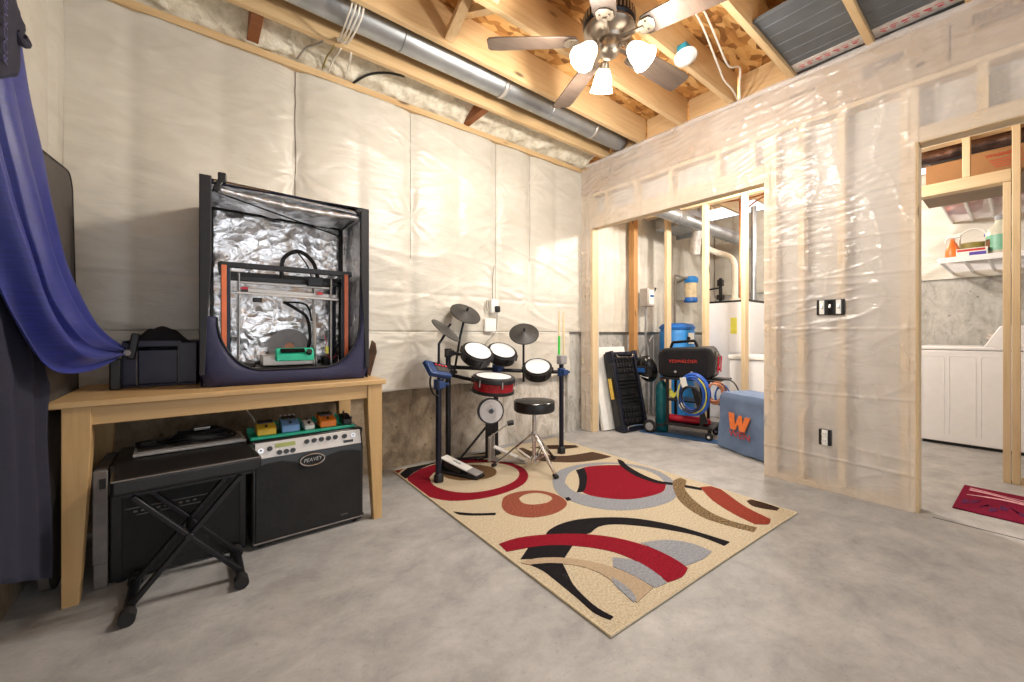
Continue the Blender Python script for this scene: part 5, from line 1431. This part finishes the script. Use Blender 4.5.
# welding helmet on the cart end
hc = q @ Vector((-.075, .66, -.06))
t = thing('welding_helmet', 'black welding helmet hung on the cart end beside the welder', 'helmet', hc - Vector((0, 0, .15)))
hq = Matrix.Translation(hc) @ Matrix.Rotation(R(-25), 4, 'Y')
rows = []
for j in range(9):
    th = R(20 + 140 * j / 8)
    rows.append([(hq @ Vector((-.105 * math.sin(th) * math.cos(R(a)), .105 * math.sin(th) * math.sin(R(a)), .16 * math.cos(th)))) for a in range(-95, 96, 12)])
m = MB(); m.sheet(rows); m.build('helmet_shell', 'black_gloss', t, smooth=60, solid=.005)
MB(hq).box((-.102, 0, .03), (.02, .11, .085)).build('visor_frame', 'dark_metal', t, bevel=.006)
MB(hq).box((-.112, 0, .035), (.006, .085, .05)).build('visor_glass', 'tank_deep_blue', t)
m = MB(hq); m.tube([(.01, .085 * math.cos(a), .06 + .07 * math.sin(a)) for a in [2 * PI * i / 24 for i in range(24)]], .007, 6, True); m.build('headband', 'black_plastic', t)
m = MB(hq); m.beam((-.104, -.05, -.06), (-.100, .04, -.04), .012, .004); m.build('helmet_stripe', 'label_white', t)
# gas cylinder
gc = q @ Vector((.044, 0, -.15))
t = thing('gas_cylinder', 'dark teal gas cylinder standing at the back of the cart', 'gas cylinder', (gc.x, gc.y, 0))
MB().lathe([(0, 0.001), (.060, 0.001), (.064, .008), (.064, .44), (.058, .48), (.038, .51), (.022, .52), (.020, .53), (0, .53)], (gc.x, gc.y, 0.0), (0, 0, 1), 32).build('cylinder_body', 'teal_tank', t)
m = MB(); m.cyl((gc.x, gc.y, .53), (gc.x, gc.y, .545), .012, n=10); m.cyl((gc.x - .03, gc.y, .545), (gc.x + .03, gc.y, .545), .010, n=10); m.build('valve', 'copper', t)
o = MB(q).span((-.12, .0, -.10), (.62, .004, .06)).build('floor_mat', 'mat_blue'); tag(o, 'strip of dark blue mat on the floor under the cart', 'mat')

# machine under a blue cover with an orange logo
A = Vector((3.705, 1.690, 0)); wx = Vector((-.40, -.917, 0)).normalized()
q = frame(A, wx, (0, 0, 1))
t = thing('covered_machine', 'box shaped machine under a blue grey cover with orange logo', 'machine cover', A + wx * .22)
rows = []
for j in range(13):
    s = j / 12; z = .012 + .49 * s
    ins = .012 * s + (.02 if j == 12 else 0)
    w, d = .52, .36
    base = [(0 + ins, -ins), (w / 2, -ins * .6), (w - ins, -ins), (w - ins, -d / 2), (w - ins, -d + ins), (w / 2, -d + ins), (ins, -d + ins), (ins, -d / 2)]
    row = []
    for i in range(8):
        a, b = base[i], base[(i + 1) % 8]
        for k in range(6):
            f = k / 6
            x, y = a[0] + (b[0] - a[0]) * f, a[1] + (b[1] - a[1]) * f
            row.append((x + .012 * nz(x * 6, z * 5, y * 6), z + .006 * nz(x * 9, y * 9, 2), y + .014 * nz(x * 5, z * 6, 4 + y * 3)))
    rows.append(row)
m = MB(q); m.sheet(rows, True)
top = rows[-1]; cen = (.26, .515, -.18)
m.sheet([[tuple(p[i] + (cen[i] - p[i]) * f for i in range(3)) for p in top] for f in (0, .3, .6, .97)], True)
m.build('fabric_cover', 'wen_blue', t, smooth=70)
lq = q @ Matrix.Translation((.255, .245, .014))
def stroke(m, pts, w): 
    for a, b in zip(pts[:-1], pts[1:]): m.beam((a[0], a[1], 0), (b[0], b[1], 0), w, .004, (0, 0, 1))
m = MB(lq); m.prism([(-.115, .095), (-.055, .095), (-.045, -.0), (-.005, .085), (.030, .085), (.032, .015), (.062, .085), (.115, .085), (.055, -.045), (-.0, -.045), (-.012, .01), (-.040, -.045), (-.095, -.045)], lambda a, b, h: (a, b, h), 0, .003)
m.build('logo', 'wen_orange', t, smooth=0)
letters('WEN', .075, lq @ Matrix.Translation((0, -.082, .001)), 'logo_lettering', 'text_red', t, .001, xs=1.3)

# water softener, filter, meter, furnace, pipes
t = thing('water_softener', 'tall blue water softener tank behind the bare studs', 'water softener', (4.62, 2.62, 0))
MB().lathe([(0, 0), (.185, 0), (.2, .02), (.2, 1.05), (.19, 1.075), (0, 1.075)], (4.66, 2.62, 0), (0, 0, 1), 40).build('brine_tank', 'tank_blue', t)
MB().lathe([(0, 1.075), (.205, 1.075), (.208, 1.10), (.18, 1.135), (.09, 1.15), (0, 1.15)], (4.66, 2.62, 0), (0, 0, 1), 40).build('tank_lid', 'tank_deep_blue', t)
lw = frame((4.62, 2.414, .98), (.98, -.1, 0), (0, 0, 1))
m = MB(); m.sheet([[(4.66 + .2025 * math.cos(a), 2.62 + .2025 * math.sin(a), z) for a in [R(248 + 4 * i) for i in range(9)]] for z in (.90, 1.03)]); m.build('tank_label', 'label_white', t)
m = MB(); m.lathe([(0, 0), (.02, 0), (.018, .02), (0, .02)], (4.58, 2.434, .965), (-.4, -.9, 0), 14); m.build('tank_knob', 'black_plastic', t)
t = thing('water_filter', 'clear water filter with blue cap and base on the white wall', 'water filter', (5.2, 2.80, 1.44))
fc = (5.22, 2.74)
MB().lathe([(0, .26), (.085, .26), (.095, .28), (.095, .32), (.07, .345), (.03, .35), (0, .35)], (fc[0], fc[1], 1.44), (0, 0, 1), 32).build('filter_cap', 'tank_blue', t)
MB().lathe([(0, .06), (.080, .06), (.080, .26), (0, .26)], (fc[0], fc[1], 1.44), (0, 0, 1), 32).build('sump', 'filter_sump', t)
MB().lathe([(0, 0), (.075, .0), (.086, .015), (.086, .055), (.08, .065), (0, .065)], (fc[0], fc[1], 1.44), (0, 0, 1), 32).build('filter_base', 'tank_deep_blue', t)
m = MB(); m.box((5.14, 2.84, 1.62), (.03, .12, .30)); m.build('wall_bracket', 'cable_grey', t)
m = MB(); m.tube(smooth_path([(5.14, 2.74, 1.76), (4.90, 2.74, 1.765), (4.83, 2.74, 1.76), (4.82, 2.74, 1.70), (4.82, 2.74, 1.155)], 4), .015, 8); o = m.build('filter_pipe', 'cable_grey'); tag(o, 'grey pipe bending down from the water filter', 'pipe')
t = thing('meter_box', 'small grey electrical box with blue label on the utility wall', 'electrical box', (4.30, 2.86, 1.35))
MB().span((4.225, 2.74, 1.35), (4.365, 2.855, 1.565)).build('box_body', 'silver_panel', t, bevel=.006)
MB().span((4.25, 2.735, 1.37), (4.345, 2.741, 1.545)).build('box_door', 'label_white', t, bevel=.002)
MB().span((4.265, 2.731, 1.46), (4.335, 2.736, 1.485)).build('box_label', 'tank_deep_blue', t)
MB().tube([(4.37, 2.78, 1.52), (4.40, 2.76, 1.55), (4.405, 2.75, 1.58)], .012, 8).build('disconnect_lever', 'black_plastic', t)
m = MB(); m.tube(smooth_path([(4.27, 2.80, 1.35), (4.27, 2.80, 1.15), (4.30, 2.82, .95), (4.36, 2.82, .75), (4.36, 2.82, .012)]), .012, 8); m.tube(smooth_path([(4.34, 2.80, .92), (4.42, 2.80, .98), (4.44, 2.80, .80), (4.42, 2.80, .012)]), .008, 8); o = m.build('conduit', 'grey_paint'); tag(o, 'grey conduit running down from the electrical box', 'conduit')
t = thing('furnace', 'white furnace cabinet with yellow sticker behind the studs', 'furnace', (5.3, 2.17, 0))
MB().span((5.0, 1.93, .0), (5.62, 2.41, 1.395)).build('furnace_cabinet', 'white_enamel', t, bevel=.006)
MB().span((4.998, 1.925, 1.395), (5.625, 2.415, 1.415)).build('top_flange', 'dark_metal', t)
MB().span((4.994, 2.16, .80), (5.0, 2.39, 1.37)).build('access_panel', 'white_enamel', t, bevel=.002)
MB().span((4.994, 1.945, .80), (5.0, 2.15, 1.37)).build('access_panel', 'white_enamel', t, bevel=.002)
MB().span((4.991, 2.06, 1.02), (4.994, 2.13, 1.21)).build('energy_sticker', 'sticker_yellow', t)
m = MB(); m.tube(smooth_path([(5.25, 2.19, 1.415), (5.25, 2.19, 1.75), (5.25, 2.20, 1.90), (5.22, 2.26, 1.99), (5.17, 2.40, 2.06), (5.16, 2.50, 2.14), (5.15, 2.52, 2.3), (5.15, 2.52, 2.76)], 5), .036, 16); m.cyl((5.25, 2.19, 1.415), (5.25, 2.19, 1.46), .06, n=16)
o = m.build('flue_pipe', 'pvc'); tag(o, 'white plastic flue pipe rising from the furnace', 'pipe')
m = MB(); m.tube([(5.20, 2.34, 1.415), (5.20, 2.34, 1.72)], .02, 10); m.tube([(5.20, 2.34, 1.60), (5.19, 2.55, 1.58)], .012, 8); m.box((5.20, 2.34, 1.66), (.06, .06, .08)); m.box((5.20, 2.34, 1.48), (.07, .07, .06)); o = m.build('gas_valve', 'dark_metal', bevel=.004); tag(o, 'black iron pipe and valve beside the white flue', 'valve')
m = MB(); m.tube([(5.48, 2.22, 1.45), (5.48, 2.22, 2.72)], .014, 8); m.tube(smooth_path([(5.46, 2.18, 1.75), (5.45, 2.12, 2.30), (5.30, 2.10, 2.50), (5.2, 1.9, 2.60), (5.1, 1.6, 2.63)]), .010, 8); o = m.build('copper_pipe', 'copper'); tag(o, 'copper pipes rising behind the furnace flue', 'pipe')
m = MB(); m.tube([(5.45, 2.05, 1.415), (5.45, 2.05, 2.6)], .03, 12); o = m.build('vent_riser', 'duct_metal'); tag(o, 'slim metal riser behind the furnace', 'pipe')
t = thing('utility_duct', 'silver round duct crossing the utility room below the joists', 'duct', (5.0, 2.33, 2.3))
m = MB(); m.cyl((3.75, 2.36, 2.335), (6.1, 2.33, 2.27), .075, n=28); m.build('duct_pipe', 'duct_metal', t)
m = MB()
for x in (4.15, 4.75, 5.4): m.tube([(x, 2.355 + .077 * math.cos(a), 2.322 + .077 * math.sin(a) - .028 * (x - 4.15)) for a in [2 * PI * i / 28 for i in range(28)]], .004, 6, True)
m.build('duct_seam', 'duct_metal', t)
m = MB(); m.tube([(4.72, 2.36, 2.30), (4.72, 2.38, 2.24), (4.74, 2.42, 2.16), (4.76, 2.44, 1.98)], [.06, .065, .06, .055], 16); m.build('duct_boot', 'foil_tape', t)
t = thing('trunk_duct', 'square sheet metal trunk duct near the utility ceiling', 'duct', (4.3, 2.62, 2.4))
MB().span((4.47, 2.50, 2.30), (5.0, 2.80, 2.56)).build('trunk_body', 'duct_metal', t, bevel=.004)
MB().span((4.99, 2.50, 2.26), (5.03, 2.82, 2.60)).build('trunk_collar', 'duct_metal', t)
for x in (4.55, 4.92): MB().span((x, 2.512, 2.55), (x + .03, 2.515, 2.90)).build('hanger_strap', 'silver_panel', t)
o = MB().span((4.95, 1.30, 2.60), (6.2, 1.55, 2.74)).build('return_duct', 'pan_metal', bevel=.004); tag(o, 'grey rectangular duct tight to the utility joists', 'duct')
for k, (pp, mt, lab) in enumerate((([(4.5, 1.2, 2.66), (4.7, 1.6, 2.60), (4.8, 2.1, 2.62), (4.9, 2.6, 2.70)], 'wire_white', 'white cable sagging across the utility ceiling'), ([(4.7, 1.3, 2.60), (4.9, 1.8, 2.55), (5.0, 2.3, 2.62)], 'copper', 'copper line sagging across the utility ceiling'), ([(4.6, 1.2, 2.50), (4.65, 1.8, 2.50)], 'cable_grey', 'grey conduit across the utility ceiling'))):
    o = MB().tube(smooth_path(pp), .010, 8).build('ceiling_cable' if k < 1 else 'ceiling_pipe', mt); tag(o, lab, 'pipe' if k else 'cable')
o = MB().span((4.75, 1.47, 2.66), (4.95, 1.64, 2.769)).build('blue_valve_box', 'tank_deep_blue', bevel=.01); tag(o, 'small blue box up by the utility pipes', 'box')
t = thing('chest_freezer', 'low white chest with a flat lid in front of the furnace', 'freezer', (4.75, 1.6, 0))
MB().span((4.56, 1.10, .02), (4.96, 1.96, .745)).build('chest_body', 'white_enamel', t, bevel=.01)
MB().span((4.545, 1.09, .745), (4.965, 1.97, .790)).build('chest_lid', 'white_plastic', t, bevel=.008)
m = MB()
for y in (1.35, 1.60, 1.80): m.span((4.555, y, .05), (4.561, y + .012, .72))
m.build('front_groove', 'silver_panel', t)
m = MB()
for x in (4.62, 4.90):
    for y in (1.16, 1.90): m.cyl((x, y, 0), (x, y, .021), .02, n=10)
m.build('foot', 'rubber', t)

# ------------------------------------------------------------------ laundry passage
t = thing('clothes_dryer', 'white dryer seen from its side through the laundry doorway', 'dryer', (5.75, .25, 0))
MB().span((5.40, -.10, .03), (6.08, .60, .868)).build('dryer_cabinet', 'white_enamel', t, bevel=.006)
MB().span((5.395, -.105, .872), (6.085, .605, .903)).build('dryer_top', 'white_enamel', t, bevel=.008)
MB().prism([(.20, .903), (.185, .925), (.108, 1.080), (.09, 1.088), (-.10, 1.088), (-.10, .903)], lambda a, b, h: (h, a, b), 5.40, 6.08).build('control_console', 'white_enamel', t, bevel=.006)
MB().lathe([(0, 0), (.035, 0), (.030, .03), (0, .03)], (5.55, .150, .995), (0, .9, .45), 18).build('timer_knob', 'silver_panel', t)
m = MB()
for y0, y1 in ((.43, .57), (.24, .40), (.02, .21)):
    m.tube([(5.398, y0, .10), (5.398, y0, .80), (5.398, y0 + .015, .815), (5.398, y1 - .015, .815), (5.398, y1, .80), (5.398, y1, .10)], .0022, 6)
m.build('side_emboss', 'white_enamel', t)
MB().span((5.43, -.08, .0), (6.05, .57, .03)).build('toe_base', 'black_plastic', t)
# wire shelves
def wire_shelf(z, lab, x0=5.10, x1=6.20, ya=.44, yb=-.8):
    t = thing('wire_shelf', lab, 'shelf', ((x0 + x1) / 2, 0, z), 'laundry wire shelves')
    m = MB()
    n_ = int((x1 - x0) / .045)
    for i in range(n_ + 1): m.cyl((x0 + (x1 - x0) * i / n_, ya, z), (x0 + (x1 - x0) * i / n_, yb, z), .004, n=6)
    m.build('cross_wire', 'white_enamel', t)
    m = MB()
    for y in (ya, .30, .16, .02, -.12, -.3, -.5, yb): m.cyl((x0, y, z - .006), (x1 + .05, y, z - .006), .012, n=8)
    m.build('long_wire', 'white_enamel', t)
    MB().span((x0 - .008, yb, z - .035), (x0 + .006, ya, z + .012)).build('front_lip', 'white_enamel', t, bevel=.003)
    return t
wire_shelf(2.19, 'upper white wire shelf holding red folded things')
wire_shelf(1.665, 'lower white wire shelf holding bottles and boxes')
for i, (x, y, mt, lab) in enumerate(((5.35, .33, 'spray_orange', 'orange folded bundle on the upper wire shelf'), (5.75, .33, 'bright_red', 'red folded bundle at the back of the upper wire shelf'), (5.35, .05, 'bright_red', 'bright red folded bundle on the upper wire shelf'), (5.75, .03, 'cable_copper', 'rust coloured bundle at the back of the upper wire shelf'))):
    m = MB(Matrix.Translation((x, y, 2.200)))
    rows = [[(.17 * math.cos(a) * (1 - .12 * (j == 3)) * min(1, 1.3 - .2 * abs(math.sin(2 * a))), .12 * math.sin(a) * (1 - .12 * (j == 3)), .04 * j + .008 * math.sin(5 * a + j)) for a in [2 * PI * k / 28 for k in range(28)]] for j in range(4)]
    m.sheet(rows, True); m._add(rows[0], [tuple(range(28))]); m._add(rows[3], [tuple(range(28))])
    tag(m.build('folded_cloth', mt, smooth=60), lab, 'cloth', 'bundles on the upper laundry shelf')
zs = 1.670
t = thing('spray_bottle', 'orange and white spray bottle on the lower wire shelf', 'bottle', (5.35, .385, zs))
MB().lathe([(0, 0), (.045, 0), (.048, .02), (.046, .10), (.03, .15), (.014, .18), (.014, .20), (0, .20)], (5.35, .375, zs), (0, 0, 1), 24).build('bottle_body', 'spray_orange', t)
m = MB(); m.box((5.35, .365, zs + .225), (.03, .08, .035)); m.beam((5.35, .41, zs + .22), (5.35, .42, zs + .17), .01, .012); m.build('trigger_head', 'label_white', t, bevel=.004)
t = thing('detergent_box', 'white and blue carton lying on the lower wire shelf', 'box', (5.28, .26, zs))
MB().span((5.22, .165, zs), (5.36, .345, zs + .085)).build('carton', 'label_white', t, bevel=.003)
m = MB(); m.span((5.218, .175, zs + .015), (5.221, .27, zs + .05)); m.build('carton_print', 'purple', t)
m = MB(); m.span((5.218, .18, zs + .06), (5.221, .34, zs + .078)); m.build('carton_stripe', 'text_red', t)
t = thing('wire_basket', 'small clear and olive basket standing behind the white carton', 'basket', (5.45, .25, zs))
m = MB(); m.lathe([(0, 0), (.07, 0), (.085, .16), (.08, .16), (.066, .008), (0, .008)], (5.47, .26, zs), (0, 0, 1), 24); m.build('basket_body', 'olive', t)
m = MB(); m.tube(smooth_path([(5.47, .18, zs + .15), (5.47, .19, zs + .25), (5.47, .26, zs + .29), (5.47, .33, zs + .25), (5.47, .34, zs + .15)]), .006, 6); m.build('basket_handle', 'label_white', t)
t = thing('detergent_jug', 'large pale jug with a green label on the lower wire shelf', 'jug', (5.35, .11, zs))
MB().lathe([(0, 0), (.075, 0), (.085, .015), (.085, .19), (.07, .24), (.035, .28), (.03, .31), (0, .31)], (5.33, .10, zs), (0, 0, 1), 28).build('jug_body', 'bottle_clear', t)
m = MB(); m.sheet([[(5.33 + .0865 * math.cos(a), .10 + .0865 * math.sin(a), zs + z) for a in [R(110 + 8 * i) for i in range(19)]] for z in (.05, .18)]); m.build('jug_label', 'bottle_green', t)
m = MB(); m.sheet([[(5.33 + .0875 * math.cos(a), .10 + .0875 * math.sin(a), zs + z) for a in [R(112 + 4 * i) for i in range(8)]] for z in (.06, .15)]); m.build('label_picture', 'box_brown', t)
MB().lathe([(0, 0), (.034, 0), (.034, .035), (0, .035)], (5.33, .10, zs + .312), (0, 0, 1), 20).build('jug_cap', 'grey_paint', t)
t = thing('purple_bottle', 'small white bottle with purple trigger between basket and jug', 'bottle', (5.60, .165, zs))
MB().lathe([(0, 0), (.04, 0), (.042, .14), (.015, .19), (.014, .21), (0, .21)], (5.60, .165, zs), (0, 0, 1), 20).build('bottle_body', 'label_white', t)
m = MB(); m.box((5.60, .155, zs + .235), (.03, .09, .04), (.3, 0, 0)); m.build('trigger_head', 'purple', t, bevel=.005)
# storage over the laundry doorway
o = MB().span((4.445, -.9, 2.128), (5.10, .50, 2.158)).build('storage_shelf', 'shelf_board', bevel=.002); tag(o, 'brown plank shelf behind the laundry door header', 'shelf')
for y0, y1, z1, lab, wd in ((.275, .478, 2.385, 'plain cardboard box over the laundry door, left of the short stud', False), (-.35, .245, 2.40, 'long cardboard box printed with a warning over the laundry door', True)):
    t = thing('cardboard_box', lab, 'cardboard box', (4.85, (y0 + y1) / 2, 2.159), 'boxes over the laundry door')
    MB().span((4.70, y0, 2.159), (5.05, y1, z1)).build('carton', 'cardboard', t, bevel=.004)
    MB().span((4.702, y0 + .002, z1), (4.872, y1 - .002, z1 + .003)).build('flap', 'cardboard', t)
    if wd:
        letters('WARNING', .036, frame((4.6985, .075, 2.355), (0, -1, 0), (0, 0, 1)), 'printed_lettering', 'text_red', t, .0005)
        m = MB()
        for i in range(4): m.span((4.6975, .145 - .01 * i, 2.318 - .018 * i), (4.6992, -.02 + .012 * (i % 2), 2.323 - .018 * i))
        m.build('printed_line', 'text_red', t)
m = MB()
for k, (y, z) in enumerate(((.2, 2.52), (.1, 2.60), (.35, 2.60))):
    rows = []
    for i in range(61):
        yy = .60 - 1.6 * i / 60
        rows.append([(4.92 + .10 * k + (.085 + .018 * nz(yy * 14, a_, k)) * math.cos(a_), yy, z + (.07 + .018 * nz(yy * 14, a_ + 3, k)) * math.sin(a_)) for a_ in [2 * PI * j / 18 for j in range(18)]])
    m.sheet(rows, True)
o = m.build('foil_flex_duct', 'foil_dark', smooth=30); tag(o, 'crumpled dark foil duct lying above the cardboard boxes', 'duct')
o = MB().span((4.76, -.5, 2.41), (4.80, .46, 2.43)).build('dark_rod', 'black_plastic', bevel=.004); tag(o, 'dark slats lying on the cardboard boxes', 'slats')
# small rug at the laundry door
t = thing('door_mat', 'small wine red mat with pink swirls before the laundry', 'mat', (3.75, -.2, 0))
RQ = Matrix.Translation((3.475, .245, 0)) @ Matrix.Rotation(R(-1.5), 4, 'Z')
MB(RQ).span((0, -1.0, .001), (.57, 0, .009)).build('mat_base', 'mat_wine', t, bevel=.002)
m = MB(RQ); rr = random.Random(4)
for x0 in (.10, .02):
    pass
for i in range(26):
    y = -.04 - .036 * i; x = .17 + .05 * math.sin(i * 1.7) ; a0 = i * .9
    m.prism([(x + .045 * math.cos(a0 + b) * (1 + .4 * math.sin(3 * b)), y + .022 * math.sin(a0 * 0 + b) * (1 + .3 * math.cos(2 * b))) for b in [2 * PI * k / 14 for k in range(14)]], lambda a, b, h: (a, b, h), .009, .0102)
m.build('mat_speckle', 'mat_plum', t, smooth=0)
m = MB(RQ)
for x0, am, w, ph in ((.33, .05, .030, 0), (.42, .04, .022, 1.3), (.48, .03, .016, 2.2)):
    A_ = [(x0 + am * math.sin(9 * s + ph) - w * (.3 + abs(math.sin(6 * s + ph))) / 2, -.03 - .94 * s) for s in [k / 60 for k in range(61)]]
    B_ = [(x0 + am * math.sin(9 * s + ph) + w * (.3 + abs(math.sin(6 * s + ph))) / 2, -.03 - .94 * s) for s in [k / 60 for k in range(61)]]
    m.sheet([[(a, b, .0104) for a, b in A_], [(a, b, .0104) for a, b in B_]])
m.build('mat_swirl', 'mat_pink', t, smooth=0, solid=.001)

# ------------------------------------------------------------------ light, camera
def lamp(name, kind, loc, power, color, **kw):
    l = bpy.data.lights.new(name, kind); l.energy = power; l.color = color
    for k, v in kw.items(): setattr(l, k, v)
    o = bpy.data.objects.new(name, l); COL.objects.link(o); o.location = loc
    return o
for p in LP:
    lamp('fan_lamp', 'POINT', p, 34, (1.0, .925, .83), shadow_soft_size=.05)
lamp('utility_fill', 'POINT', (3.8, 1.35, 2.3), 80, (1.0, .95, .88), shadow_soft_size=.06)  # added fill light without a fixture, brightens the utility room wall
lamp('furnace_fill', 'POINT', (5.6, 1.2, 2.3), 26, (1.0, .95, .88), shadow_soft_size=.06)  # second added fill, no real lamp here, lifts the furnace end
lamp('laundry_fill', 'POINT', (5.0, -.6, 2.45), 11, (1.0, .95, .88), shadow_soft_size=.06)  # invented light source, added because the laundry gets little world light

w = bpy.data.worlds.new('daylight'); SC.world = w; w.use_nodes = True
bg = w.node_tree.nodes['Background']
bg.inputs['Color'].default_value = (.93, .96, 1.0, 1); bg.inputs['Strength'].default_value = 1.4

cd_ = bpy.data.cameras.new('camera'); cam = bpy.data.objects.new('camera', cd_); COL.objects.link(cam)
cam.location = (0, 0, 1.02); cam.rotation_euler = (R(90), 0, math.atan2(-.6198, .7848))
cd_.sensor_width = 36; cd_.lens = 36 * 401 / 1024; cd_.shift_y = -7.3 / 1024; cd_.clip_start = .02
SC.camera = cam
SC.view_settings.view_transform = 'Standard'; SC.view_settings.look = 'None'
SC.view_settings.exposure = 0.5; SC.view_settings.gamma = 1.0; SC.view_settings.use_curve_mapping = False
